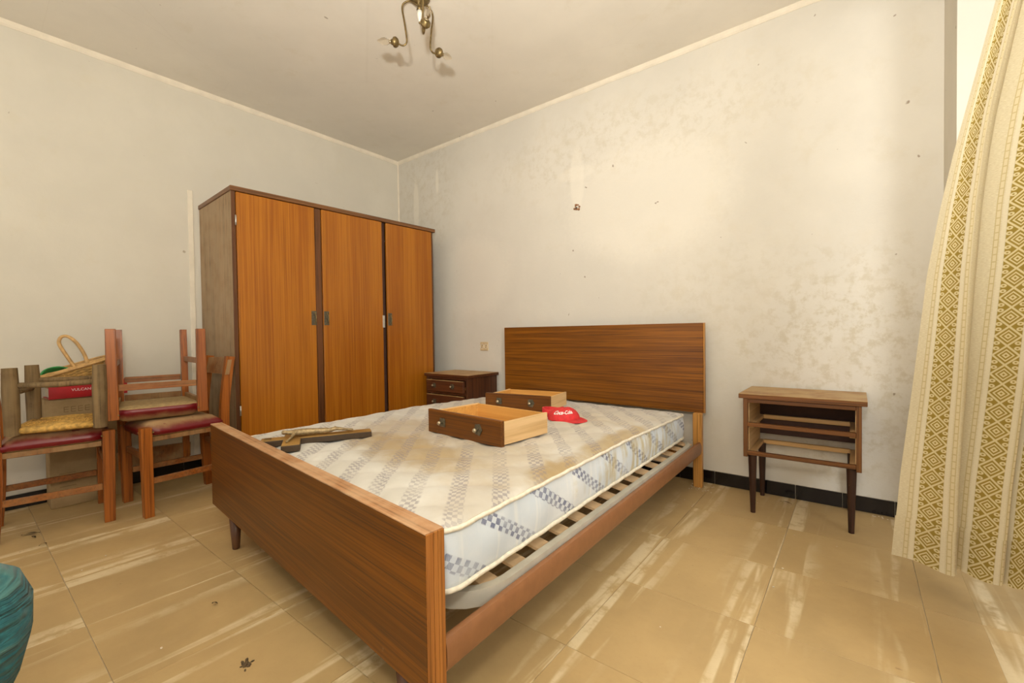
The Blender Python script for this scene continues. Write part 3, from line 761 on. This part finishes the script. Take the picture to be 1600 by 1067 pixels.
for i in range(nA+1):
    a = -1.25+2.5*i/nA; ru, rd = [], []
    for k in range(nR+1):
        t = k/nR; inner = Vector((rx*math.cos(a), ry*math.sin(a), .004)); ext = .072*math.cos(a*.78)
        p = inner+Vector((ext*t, 0, .010*t*(1-t)-.006*(abs(a)/1.25)**2*t+.003*t))
        ru.append(bm.verts.new(p+Vector((0, 0, .0012)))); rd.append(bm.verts.new(p-Vector((0, 0, .0012))))
    up.append(ru); dn.append(rd)
for i in range(nA):
    for k in range(nR):
        bm.faces.new((up[i][k], up[i+1][k], up[i+1][k+1], up[i][k+1])); bm.faces.new((dn[i][k], dn[i][k+1], dn[i+1][k+1], dn[i+1][k]))
    bm.faces.new((up[i][nR], up[i+1][nR], dn[i+1][nR], dn[i][nR])); bm.faces.new((up[i][0], dn[i][0], dn[i+1][0], up[i+1][0]))
for i in (0, nA):
    for k in range(nR): bm.faces.new((up[i][k], up[i][k+1], dn[i][k+1], dn[i][k]))
sharp(obj('brim', bm, M['redcap'], CP, True))
bm = bmesh.new(); pts = sm([(-.062, -.03, .018), (-.095, -.052, .028), (-.125, -.03, .03), (-.132, .01, .026), (-.105, .045, .02), (-.062, .04, .016)], 5)
ribbon(bm, pts, .010, .026); obj('strap', bm, M['redcap'], CP)
bm = bmesh.new(); lathe(bm, [(.040, 0), (.046, .010), (.036, .026), (.012, .034), (0, .034)], 16, Matrix.Translation((-.075, .0, .002)) @ Matrix.Diagonal((1, 1.15, 1, 1))); obj('folded_back', bm, M['redcap'], CP, True)
me = text_mesh('Coca-Cola', .024, .0005, .45, .0006)
for v in me.vertices:
    a = -.62+v.co.x/.070; b = .50+(v.co.y+v.co.x*.04)/.072; v.co = crown_pt(a, max(.05, min(.96, b)), 1.025+v.co.z*8)
link_mesh('lettering', me, M['script'], CP, False)

# ------------------------------------------------------------------ chairs
def chair(label, loc, rot, slump=0.):
    c = thing('chair', label, 'chair', loc, rot, 'red vinyl chairs')
    for sx in (-1, 1):
        x = sx*.172
        bm = bmesh.new(); a, b = .019, .022
        hexa(bm, [(x-a, -.172-a, 0), (x+a, -.172-a, 0), (x+a, -.172+a, 0), (x-a, -.172+a, 0)], [(x-b, -.176-b, .424), (x+b, -.176-b, .424), (x+b, -.176+b, .424), (x-b, -.176+b, .424)], .002)
        obj('leg', bm, M['chair'], c)
        bm = bmesh.new(); xi = sx*.138
        pts = sm([(xi, .185, .0), (xi, .172, .2), (xi, .170, .42), (xi, .180, .56), (xi, .204, .742)], 5)
        ribbon(bm, pts, .030, .040, up=(0, 1, 0)); obj('back_post', bm, M['chair'], c)
        for z, nm in ((.15, 'stretcher'), (.352, 'seat_rail')):
            h = .028 if nm == 'stretcher' else .024
            bm = bmesh.new(); tp = [(sx*.160, -.152), (sx*.142, .156)]
            hexa(bm, *[[(tp[0][0]-.008, tp[0][1], q), (tp[0][0]+.008, tp[0][1], q), (tp[1][0]+.008, tp[1][1], q), (tp[1][0]-.008, tp[1][1], q)] for q in (z, z+h)], .002)
            obj(nm, bm, M['chair_h'] if nm == 'stretcher' else M['chair_d'], c)
    for y, z, h, nm, hx in ((-.168, .262, .030, 'stretcher', .150), (.172, .25, .030, 'stretcher', .12), (.168, .345, .03, 'seat_rail', .12)):
        obj(nm, B(-hx, hx, y-.008, y+.008, z, z+h, bev=.002), M['chair_h'] if nm == 'stretcher' else M['chair_d'], c)
    bm = bmesh.new(); n = 8; rings = []
    for i in range(n+1):
        t = -1+2*i/n; x = .158*t; y = .202-.016*(1-t*t)*-1; top = .736-.012*abs(t)**3
        rings.append([bm.verts.new((x, y-.02+dy+dz*.17, .645+dz if dz < .01 else top)) for dy, dz in ((-.010, 0), (.010, 0), (.010, .09), (-.010, .09))])
    for A, C in zip(rings, rings[1:]):
        for k in range(4): bm.faces.new((A[k], A[(k+1) % 4], C[(k+1) % 4], C[k]))
    bm.faces.new(rings[0]); bm.faces.new(rings[-1][::-1]); obj('back_board', bm, M['chair_d'], c)
    # upholstered pad with notched front corners
    bm = bmesh.new(); n = 18; top, bot = [], []
    def pos(i, j):
        y = -.190+.345*j/n; x = (-.182+.364*i/n)*(1-.13*j/n); return x, y
    for j in range(n+1):
        rt, rb = [], []
        for i in range(n+1):
            x, y = pos(i, j); tx, ty = 2*i/n-1, 2*j/n-1
            e = max(0, 1-max(abs(tx), abs(ty))); k = math.sin(min(1, e/.35)*PI/2)
            z = .404+.040*k+.003*mnoise.noise(Vector((x*9, y*9, hash(label) % 7)))
            if ty < -.75 and abs(tx) > .75: x -= math.copysign(.022*(abs(tx)-.75)/.25, x); y += .02*(-ty-.75)/.25
            rt.append(bm.verts.new((x, y, z))); rb.append(bm.verts.new((x*.985, y*.985, .382-.014*k)))
        top.append(rt); bot.append(rb)
    for j in range(n):
        for i in range(n):
            bm.faces.new((top[j][i], top[j][i+1], top[j+1][i+1], top[j+1][i])); f = bm.faces.new((bot[j][i], bot[j+1][i], bot[j+1][i+1], bot[j][i+1])); f.material_index = 1
    for i in range(n):
        for R, S, fl in ((top[0], bot[0], 0), (top[n], bot[n], 1)): bm.faces.new((R[i], S[i], S[i+1], R[i+1]))
    for j in range(n):
        for k in (0, n): bm.faces.new((top[j][k], top[j+1][k], bot[j+1][k], bot[j][k]))
    obj('seat', bm, [M['vinyl'], M['fabric_under']], c, True, label='dusty dark red vinyl seat pad')
    for sx in (-1, 1):
        for p in ((sx*.152, -.196, .402), (sx*.194, -.152, .402)):
            bm = bmesh.new(); bmesh.ops.create_icosphere(bm, subdivisions=1, radius=.005, matrix=Matrix.Translation(p)); obj('tack', bm, M['brass'], c, True)
    return c
chair('red vinyl chair upright under the rush stool by the left wall', (.405, -2.302, 0), (0, 0, PI-.09))
chair('red vinyl chair upright beside the wardrobe with another chair on it', (.512, -1.858, 0), (0, 0, .03))
chair('upside-down red vinyl chair with legs in the air on another chair', (.462, -1.930, .892), (0, PI, PI/2-.16))

# ------------------------------------------------------------------ upside-down rush stool
ST = thing('stool', 'weathered stool with rush seat lying upside down on the left chair', 'stool', (.452, -2.262, .7315), (0, PI, -.30))
for sx in (-1, 1):
    for sy in (-1, 1):
        x, y = sx*.145, sy*.137; bm = bmesh.new(); j = random.uniform(-.004, .004)
        tube(bm, [(x+j, y-j, random.uniform(0, .006)), (x, y, .1), (x*.99, y*.99, .284)], [.024, .027, .025], 9)
        sharp(obj('leg', bm, M['old'], ST, True))
    bm = bmesh.new(); tube(bm, [(sx*.145, -.12, .076), (sx*.143, 0, .080), (sx*.145, .12, .076)], .0125, 8); obj('rung', bm, M['old'], ST, True)
    bm = bmesh.new(); tube(bm, [(-.125, sx*.137, .11), (.125, sx*.137, .11)], .012, 8); obj('rung', bm, M['old'], ST, True)
# woven rush: four triangles of parallel strands
def strands(flip):
    bm = bmesh.new()
    for s in (-1, 1):
        for k in range(13):
            q = .012+k*.0095; ln = q
            if not flip: p0, p1 = (-ln*1.08, s*q, 0), (ln*1.08, s*q, 0)
            else: p0, p1 = (s*q*1.08, -ln, 0), (s*q*1.08, ln, 0)
            mid = tuple((a+b)/2 for a, b in zip(p0, p1)); o = .258
            tube(bm, [(*p0[:2], o+.004), (mid[0], mid[1], o-.003), (*p1[:2], o+.004)], .0052, 5)
            tube(bm, [(*p0[:2], o+.020), (mid[0], mid[1], o+.022), (*p1[:2], o+.020)], .0052, 5)
    return bm
for fl in (False, True): obj('rush_weave', strands(fl), M['rush'], ST, True, kind='stuff')
bm = B(-.138, .138, -.130, .130, .260, .276, bev=.004); obj('rush_core', bm, M['rush'], ST)
for sx in (-1, 1):
    bm = bmesh.new(); tube(bm, [(sx*.142, -.122, .268), (sx*.142, .122, .268)], .0145, 8); obj('seat_rail', bm, M['rush'], ST, True)
    bm = bmesh.new(); tube(bm, [(-.13, sx*.134, .268), (.13, sx*.134, .268)], .0145, 8); obj('seat_rail', bm, M['rush'], ST, True)

# ------------------------------------------------------------------ boxes, binder, basket, cord by the left wall
def carton(label, x0, x1, y0, y1, h, z):
    c = thing('cardboard_box', label, 'box', ((x0+x1)/2, (y0+y1)/2, z), 0, 'stacked cardboard boxes'); w, d = (x1-x0)/2, (y1-y0)/2
    obj('box_body', B(-w, w, -d, d, 0, h-.002, bev=.002), M['card'], c)
    for s in (-1, 1): obj('flap', B(min(0, s*w)+.001, max(0, s*w)-.001, -d+.001, d-.001, h-.0019, h, bev=0), M['card'], c)
    return c, w
c1, w1 = carton('tall brown cardboard box on the floor behind the left chair', .03, .175, -2.295, -2.0, .352, 0)
def ring_mark(cx, cz, rx_, rz_, x, par):
    bm = bmesh.new(); n = 24
    A = [bm.verts.new((x, cx+rx_*math.cos(2*PI*k/n), cz+rz_*math.sin(2*PI*k/n))) for k in range(n)]
    C = [bm.verts.new((x, cx+(rx_-.004)*math.cos(2*PI*k/n), cz+(rz_-.004)*math.sin(2*PI*k/n))) for k in range(n)]
    for k in range(n): bm.faces.new((A[k], A[(k+1) % n], C[(k+1) % n], C[k]))
    return obj('printed_mark', bm, M['cardprint'], par)
for q in (-.04, .0): ring_mark(q, .30, .026, .02, w1+.0006, c1)
bm = bmesh.new()
for k, (a, l) in enumerate(((-.115, .03), (-.085, .03), (.03, .03))):
    for j in range(4): box(bm, w1+.0002, w1+.0007, a, a+l, .10+j*.022, .105+j*.022, bev=0)
obj('printed_mark', bm, M['cardprint'], c1)
c2, w2 = carton('smaller brown cardboard box stacked under the red binder', .03, .18, -2.305, -2.005, .195, .353)
bm = bmesh.new()
for k in range(4):
    y = -.085+k*.026
    for a in (0, .012, .024): box(bm, w2+.0002, w2+.0007, y, y+.018, .125+a, .129+a, bev=0)
    box(bm, w2+.0002, w2+.0007, y, y+.003, .125, .153, bev=0)
obj('printed_mark', bm, M['cardprint'], c2)
BK = thing('binder', 'thick red binder with white lettering lying on the cardboard boxes', 'binder', (.105, -2.145, .5495), .03)
bw, bd, bh = .085, .15, .075
obj('cover', B(-bw, bw, -bd, bd, 0, .004, bev=.001), M['redbook'], BK); obj('cover', B(-bw, bw, -bd, bd, bh-.004, bh, bev=.001), M['redbook'], BK)
obj('spine', B(bw-.004, bw, -bd, bd, .0042, bh-.0042, bev=.001), M['redbook'], BK)
obj('pages', B(-bw+.006, bw-.012, -bd+.008, bd-.008, .0045, bh-.018, bev=.001), M['paper'], BK)
def spine_text(body, size, y, z):
    me = text_mesh(body, size, .0004)
    for v in me.vertices: v.co = Vector((bw+.0006+v.co.z, y+v.co.x, z+v.co.y))
    link_mesh('lettering', me, M['script'], BK, False)
spine_text('VULCANIZ', .0185, -.024, .040)
# basket
BS = thing('basket', 'tilted wicker basket with hoop handle on the red binder', 'basket', (.115, -2.165, .640), (.32, 0, .04))
def oval(rx_, ry_, z, n=28): return [Vector((rx_*math.copysign(abs(math.cos(2*PI*k/n))**.7, math.cos(2*PI*k/n)), ry_*math.copysign(abs(math.sin(2*PI*k/n))**.7, math.sin(2*PI*k/n)), z)) for k in range(n)]
bm = bmesh.new(); nl = 9
for k in range(nl):
    t = k/(nl-1); pts = oval(.068+.018*t, .128+.022*t, .006+.054*t, 40)
    c = Vector((0, 0, pts[0].z))
    pts = [p+(p-c).normalized()*(.0022 if (i+k) % 2 else -.0022) for i, p in enumerate(pts)]
    tube(bm, pts, .0048, 5, closed=True)
obj('woven_wall', bm, M['wicker'], BS, True, kind='stuff')
bm = bmesh.new(); tube(bm, oval(.089, .152, .066, 40), .0075, 7, closed=True); tube(bm, oval(.085, .148, .074, 40), .005, 6, closed=True); obj('rim', bm, M['wicker_l'], BS, True)
bm = bmesh.new(); lathe(bm, [(0, 0), (.066, 0), (.068, .006), (0, .006)], 28, Matrix.Diagonal((1, 1.88, 1, 1))); obj('base', bm, M['wicker'], BS)
bm = bmesh.new()
for p, q in zip(oval(.068, .128, .004, 20), oval(.088, .15, .064, 20)): tube(bm, [p, q], .003, 5)
obj('stake', bm, M['wicker_l'], BS, kind='stuff')
bm = bmesh.new()
inv = (Matrix.Translation(BS.location) @ BS.rotation_euler.to_matrix().to_4x4()).inverted()
hp = sm([inv @ Vector(p) for p in [(.20, -2.150, .705), (.198, -2.158, .76), (.19, -2.185, .825), (.18, -2.215, .860), (.175, -2.240, .858), (.177, -2.248, .825), (.19, -2.225, .765), (.199, -2.195, .70)]], 6)
tube(bm, hp, .0078, 8); obj('handle', bm, M['wicker_l'], BS, True)
GC = bmesh.new()
for k in range(9):
    a = random.uniform(-.006, .006); tube(GC, sm([(.07+.012*k/3+a, -.055, .0), (.06+.01*k/3, -.03+a, .014+.0022*k), (.05+.012*k/3, .02, .018+.0024*k), (.05+.01*k/3, .075, .004+.001*k)], 5), .0036, 6)
gc = obj('cord_bundle', GC, M['green'], None, True); gc.location = (.055, -2.262, .668); gc.rotation_euler = (.1, 0, 0)
tag(gc, 'bundle of bright green cord tucked behind the wicker basket', 'cord')

# ------------------------------------------------------------------ ceiling lamp
CL = thing('ceiling_lamp', 'three-armed brass ceiling lamp with small candle bulbs', 'ceiling lamp', (1.704, -1.184, H), 0)
bm = bmesh.new(); lathe(bm, [(0, 0), (.05, 0), (.05, -.006), (.035, -.018), (.012, -.026), (.010, -.05), (.014, -.058), (0, -.062)], 18); obj('canopy', bm, M['brass'], CL, True)
for ang in (212, 91, 331):
    a = math.radians(ang); e = Vector((math.cos(a), math.sin(a), 0)); P = lambda r, z: e*r+Vector((0, 0, z))
    bm = bmesh.new(); tube(bm, sm([P(.008, -.035), P(.045, -.012), P(.078, -.022), P(.084, -.05), P(.076, -.10), P(.066, -.175), P(.066, -.205), P(.080, -.217), P(.098, -.212), P(.112, -.198)], 5), .0042, 8)
    arm = obj('arm', bm, M['brass'], CL, True)
    ax = axis_to(P(.110, -.200), e*.95+Vector((0, 0, .16)))
    bm = bmesh.new(); lathe(bm, [(0, -.006), (.008, -.005), (.018, .0), (.0235, .009), (.0225, .017), (.014, .022), (.012, .03), (0, .03)], 16, ax); s = obj('socket_cup', bm, M['brass'], arm, True)
    bm = bmesh.new(); lathe(bm, [(0, .0305), (.0085, .0305), (.0085, .04), (0, .04)], 12, ax); obj('lamp_base', bm, M['knob'], arm, True)
    bm = bmesh.new(); lathe(bm, [(.008, .0402), (.0145, .052), (.0165, .064), (.014, .078), (.008, .092), (.003, .101), (0, .103)], 14, ax); obj('bulb', bm, M['glass'], arm, True)
bm = bmesh.new(); lathe(bm, [(0, -.062), (.011, -.062), (.012, -.08), (.006, -.112), (0, -.113)], 10); obj('connector', bm, M['white'], CL, True)
bm = bmesh.new(); bmesh.ops.create_icosphere(bm, subdivisions=1, radius=.006, matrix=Matrix.Translation((0, 0, -.118))); obj('finial', bm, M['brass'], CL, True)

# ------------------------------------------------------------------ wall socket
WS = thing('wall_socket', 'old ivory double wall socket between nightstand and headboard', 'socket', (1.032, 0, .747))
obj('plate', B(-.041, .041, -.009, 0, -.034, .034, bev=.004, seg=2), M['ivory'], WS)
for x in (-.02, .02):
    bm = bmesh.new(); lathe(bm, [(.0175, 0), (.0175, .0015), (.0155, .0015), (.0155, 0)], 16, axis_to((x, -.009, 0), (0, -1, 0))); r = obj('socket_ring', bm, M['white'], WS)
    for dz in (-.009, .009):
        bm = bmesh.new(); lathe(bm, [(0, 0), (.0032, 0), (.0032, .0006), (0, .0006)], 8, axis_to((x+dz*.3, -.0091, dz), (0, -1, 0))); obj('pin_hole', bm, M['black'], r)

# ------------------------------------------------------------------ curtain
CT = thing('curtain', 'cream curtain with woven ochre pattern bands hanging at the balcony opening', 'curtain', (0, 0, 0))
EDGE = [(0.145, 3.418, -.795), (.40, 3.436, -.80), (.68, 3.464, -.80), (1.0, 3.494, -.80), (1.187, 3.521, -.80), (1.344, 3.549, -.80), (1.533, 3.588, -.80), (1.745, 3.631, -.80), (2.0, 3.66, -.80), (2.24, 3.672, -.80)]
def edge_at(z):
    for (z0, x0, y0), (z1, x1, y1) in zip(EDGE, EDGE[1:]):
        if z <= z1 or z1 == 2.24:
            t = (z-z0)/(z1-z0); return x0+(x1-x0)*t, y0+(y1-y0)*t
bm = bmesh.new(); uvl = bm.loops.layers.uv.new('UVMap'); NS, NZ = 270, 70; SW = 1.35; rows = []
def lerp_tab(tab, k):
    for (a, va), (b, vb) in zip(tab, tab[1:]):
        if k <= b: return va+(vb-va)*(k-a)/(b-a)
    return tab[-1][1]
def smooth01(t): t = max(0, min(1, t)); return t*t*(3-2*t)
def across(s, k):
    """how far across (m) and how far forward the cloth lies: flat panels joined by tucked folds"""
    c1 = lerp_tab([(0, .97), (.41, .62), (.62, .34), (.85, .26), (1, .24)], k); x2 = lerp_tab([(0, .186), (.41, .172), (.62, .138), (.85, .115), (1, .105)], k)
    a, b = .14*c1, x2-.073
    if s < .14: return s*c1, .030*smooth01(s/.14)+.004*math.sin(s*60)
    if s < .18: t = (s-.14)/.04; return a+(b-a)*t+.006*math.sin(PI*t), .030-.052*smooth01(t)
    if s < .315: return x2+(s-.268)*.83, -.022+.040*smooth01((s-.18)/.135)
    c = x2+.047*.83
    if s < .385: t = (s-.315)/.07; return c-.014*t+.008*math.sin(PI*t), .018-.050*smooth01(t)
    return c-.014+(s-.385)*.62, -.032+.035*math.sin((s-.385)*21)
def cloth(s, k):
    """s along the cloth (m), k 0 hem .. 1 rail"""
    z = .145+(2.24-.145)*k
    x0, y0 = edge_at(z); X, fw = across(s, k)
    reach = .275-.165*k
    if X < reach: px, py = x0+X, y0-.13*X-fw
    else:
        e = X-reach; px, py = x0+reach+.045*(1-math.exp(-e*6))-.5*fw, y0-.13*reach-e*1.05-fw
    return Vector((px, py, z+(1-k)*(.10*max(0, X-reach))+(1-k)**8*.004*math.sin(s*40)))
for j in range(NZ+1):
    rows.append([bm.verts.new(cloth(SW*i/NS, j/NZ)) for i in range(NS+1)])
for j in range(NZ):
    for i in range(NS):
        f = bm.faces.new((rows[j][i], rows[j][i+1], rows[j+1][i+1], rows[j+1][i]))
        for l, (ii, jj) in zip(f.loops, ((i, j), (i+1, j), (i+1, j+1), (i, j+1))): l[uvl].uv = (SW*ii/NS, 2.1*jj/NZ)
cu = obj('cloth', bm, M['curtain'], CT, True)
# the turned-up hem, a second layer in front of the first
bm = bmesh.new(); uvl = bm.loops.layers.uv.new('UVMap'); kh = .058; rows = []
for j in range(4):
    rows.append([bm.verts.new(cloth(SW*i/NS, -.002+(kh+.002)*j/3)+Vector((-.002, -.0022, 0))) for i in range(NS+1)])
for j in range(3):
    for i in range(NS):
        f = bm.faces.new((rows[j][i], rows[j][i+1], rows[j+1][i+1], rows[j+1][i]))
        for l, (ii, jj) in zip(f.loops, ((i, j), (i+1, j), (i+1, j+1), (i, j+1))): l[uvl].uv = (SW*ii/NS, kh*2.1*jj/3+.03)
obj('hem', bm, M['curtain'], CT, True)
bm = bmesh.new(); tube(bm, [(3.70, -.4, 2.262), (3.70, -2.2, 2.262)], .011, 10); tube(bm, [(3.70, -.41, 2.262), (3.70, -.385, 2.262)], .02, 10)
rod = obj('curtain_rod', bm, M['brass'], None, True); tag(rod, 'brass curtain rod above the balcony opening', 'curtain rod')

# ------------------------------------------------------------------ floor dirt
def flake(x, y, l, a, label):
    bm = bmesh.new(); n = 6; A, C = [], []
    for i in range(n+1):
        t = i/n; w = .16*l*math.sin(PI*t)**.7+.0004; z = .001+.006*math.sin(PI*t)
        A.append(bm.verts.new((t*l-l/2, w, z))); C.append(bm.verts.new((t*l-l/2, -w, z+.003)))
    for i in range(n): bm.faces.new((A[i], A[i+1], C[i+1], C[i]))
    bmesh.ops.solidify(bm, geom=bm.faces[:], thickness=.0008)
    o = obj('leaf_fragment', bm, M['dirt']); o.location = (x, y, .001); o.rotation_euler = (0, 0, a); tag(o, label, 'leaf', 'dry leaf fragments on the floor')
FLK = [(.50, -2.39, .06, 1.1, 'curled dry leaf fragment on the floor nearest the left chair'), (.56, -2.385, .03, .3, 'small dry leaf fragment just in front of the curled one'),
       (.69, -2.37, .025, 1.9, 'tiny dry leaf fragment alone left of the bed end'), (3.06, -.10, .05, -.2, 'dry leaf fragment on the floor under the empty nightstand'),
       (1.73, -2.09, .022, .5, 'tiny dark leaf fragment on the tiles below the footboard')]
for q in FLK: flake(*q)
bm = bmesh.new()
for k in range(60):
    if k < 26: c = (2.66+random.gauss(0, .05), -.10+random.gauss(0, .035)-.03)
    elif k < 34: c = (3.42+random.gauss(0, .02), -.05+random.gauss(0, .012))
    else: c = (random.uniform(.3, 3.3), random.uniform(-2.4, -.1))
    r = random.uniform(.0015, .0035)
    if 1.3 < c[0] < 2.6 and c[1] > -1.9: continue
    bmesh.ops.create_icosphere(bm, subdivisions=1, radius=r, matrix=Matrix.Translation((c[0], c[1], r*.5)) @ Matrix.Diagonal((1.3, 1, .6, 1)))
cr = obj('plaster_crumbs', bm, M['crumb'], kind='stuff'); tag(cr, 'scattered pale plaster crumbs on the floor tiles', 'debris')
bm = bmesh.new()
for k in range(26):
    a = random.uniform(0, 2*PI); l = abs(random.gauss(0, .014)); r = random.uniform(.002, .0055)
    bmesh.ops.create_icosphere(bm, subdivisions=1, radius=r, matrix=Matrix.Translation((l*math.cos(a), l*.8*math.sin(a), r*.35)) @ Matrix.Rotation(a, 4, 'Z') @ Matrix.Diagonal((1.5, .8, .5, 1)))
bmesh.ops.create_icosphere(bm, subdivisions=1, radius=.008, matrix=Matrix.Translation((0, 0, .003)) @ Matrix.Diagonal((1, 1, .6, 1)))
dc = obj('dirt_clump', bm, M['dirt']); dc.location = (2.09, -2.14, 0); tag(dc, 'dark crumbly clump of dirt on the tiles before the footboard', 'dirt')

# ------------------------------------------------------------------ person squatting at the left edge of the view
KN = CAM+.78*(f_+r_*((-10-800)/FPX)+u_*((533.5-922)/FPX))
kx, ky, kz = KN
def person():
    hx = kx-.13; hip = Vector((hx, ky-.44, .29))
    V = []; E_ = []; R_ = []
    def add(p, r, par=None):
        V.append(tuple(p)); R_.append(r); i = len(V)-1
        if par is not None: E_.append((par, i))
        return i
    pel = add(hip, .135); bel = add(hip+Vector((0, .07, .15)), .13, pel); ch = add(hip+Vector((0, .14, .33)), .14, bel)
    sh = add(hip+Vector((0, .17, .44)), .10, ch); nk = add(hip+Vector((0, .185, .52)), .052, sh)
    ja = add(hip+Vector((0, .225, .60)), .075, nk); hd = add(hip+Vector((0, .215, .68)), .092, ja); add(hip+Vector((0, .20, .74)), .07, hd)
    for s in (1, -1):
        k = Vector((kx, ky, kz)) if s == 1 else Vector((hx-.15, ky-.22, kz+.02))
        h2 = hip+Vector((s*.09, .02, .0)); a = add(h2.lerp(k, .15), .105, pel); b = add(h2.lerp(k, .6), .105 if s == 1 else .09, a); c = add(k, .135 if s == 1 else .09, b)
        d = add((k.x, k.y-.07, kz*.52), .11 if s == 1 else .07, c); e = add((k.x, k.y-.16, .095), .046, d)
        add((k.x+.01*s, k.y-.05, .045), .043, e); add((k.x+.015*s, k.y+.05, .034), .032, len(V)-1)
        # arm resting on the thigh
        a = add(hip+Vector((s*.19, .17, .42)), .06, sh); b = add(hip+Vector((s*.24, .19, .20)), .045, a)
        wr = hip+Vector((s*.15, .26, .20))
        c = add(wr, .028, b); p = add(wr+Vector((-s*.03, .045, -.005)), .026, c)
        for q in range(4):
            dx = (q-1.5)*.018; f1 = add(Vector(V[p])+Vector((dx*.9-s*.01, .04-.004*abs(q-1.2), -.006)), .0095, p); add(Vector(V[p])+Vector((dx-s*.015, .075-.007*abs(q-1.2), -.03)), .008, f1)
        t1 = add(Vector(V[c])+Vector((-s*.045, .02, .0)), .011, c); add(Vector(V[t1])+Vector((-s*.02, .035, -.01)), .009, t1)
    me = skinned(V, E_, R_, 2, pel)
    me.materials.clear()
    ids = ['jeans', 'shirt', 'skin', 'shoe']; zs = hip.z
    for p in me.polygons:
        c = p.center; m = 0
        yl = c.y-hip.y
        if c.z < .075: m = 3
        elif c.z > zs+.08: m = 1
        if c.z > zs+.50: m = 2
        if abs(c.x-hip.x) > .17 and c.z > zs+.12 and yl < .28: m = 1
        if m == 1 and yl > .29 and c.z < zs+.3: m = 2
        p.material_index = m
    P = thing('person', 'crouching person in teal jeans at the left edge of the room', 'person', (0, 0, 0))
    link_mesh('body', me, [M[i] for i in ids], P)
    bm = bmesh.new(); hc = hip+Vector((0, .20, .70))
    bmesh.ops.create_icosphere(bm, subdivisions=3, radius=.108, matrix=Matrix.Translation(hc) @ Matrix.Diagonal((.92, 1.05, 1.05, 1)))
    bmesh.ops.delete(bm, geom=[v for v in bm.verts if v.co.y > hc.y+.035 and v.co.z < hc.z+.05 or v.co.z < hc.z-.07], context='VERTS'); obj('hair', bm, M['hair'], P, True)
    fc = hip+Vector((0, .30, .655))
    for s in (1, -1):
        bm = bmesh.new(); bmesh.ops.create_icosphere(bm, subdivisions=2, radius=.011, matrix=Matrix.Translation(fc+Vector((s*.031, -.005, .02)))); obj('eye', bm, M['white'], P, True)
        bm = bmesh.new(); bmesh.ops.create_icosphere(bm, subdivisions=2, radius=.022, matrix=Matrix.Translation(hip+Vector((s*.088, .215, .66))) @ Matrix.Diagonal((.4, .7, 1.2, 1))); obj('ear', bm, M['skin'], P, True)
    bm = bmesh.new(); lathe(bm, [(.014, -.02), (.011, 0), (.006, .03), (0, .036)], 8, Matrix.Translation(fc+Vector((0, .004, -.01)))); obj('nose', bm, M['skin'], P, True)
    bm = bmesh.new(); bmesh.ops.create_icosphere(bm, subdivisions=2, radius=.02, matrix=Matrix.Translation(fc+Vector((0, -.004, -.05))) @ Matrix.Diagonal((1, .4, .3, 1))); obj('mouth', bm, plain('lips', (.45, .17, .14), .5), P, True)
person()
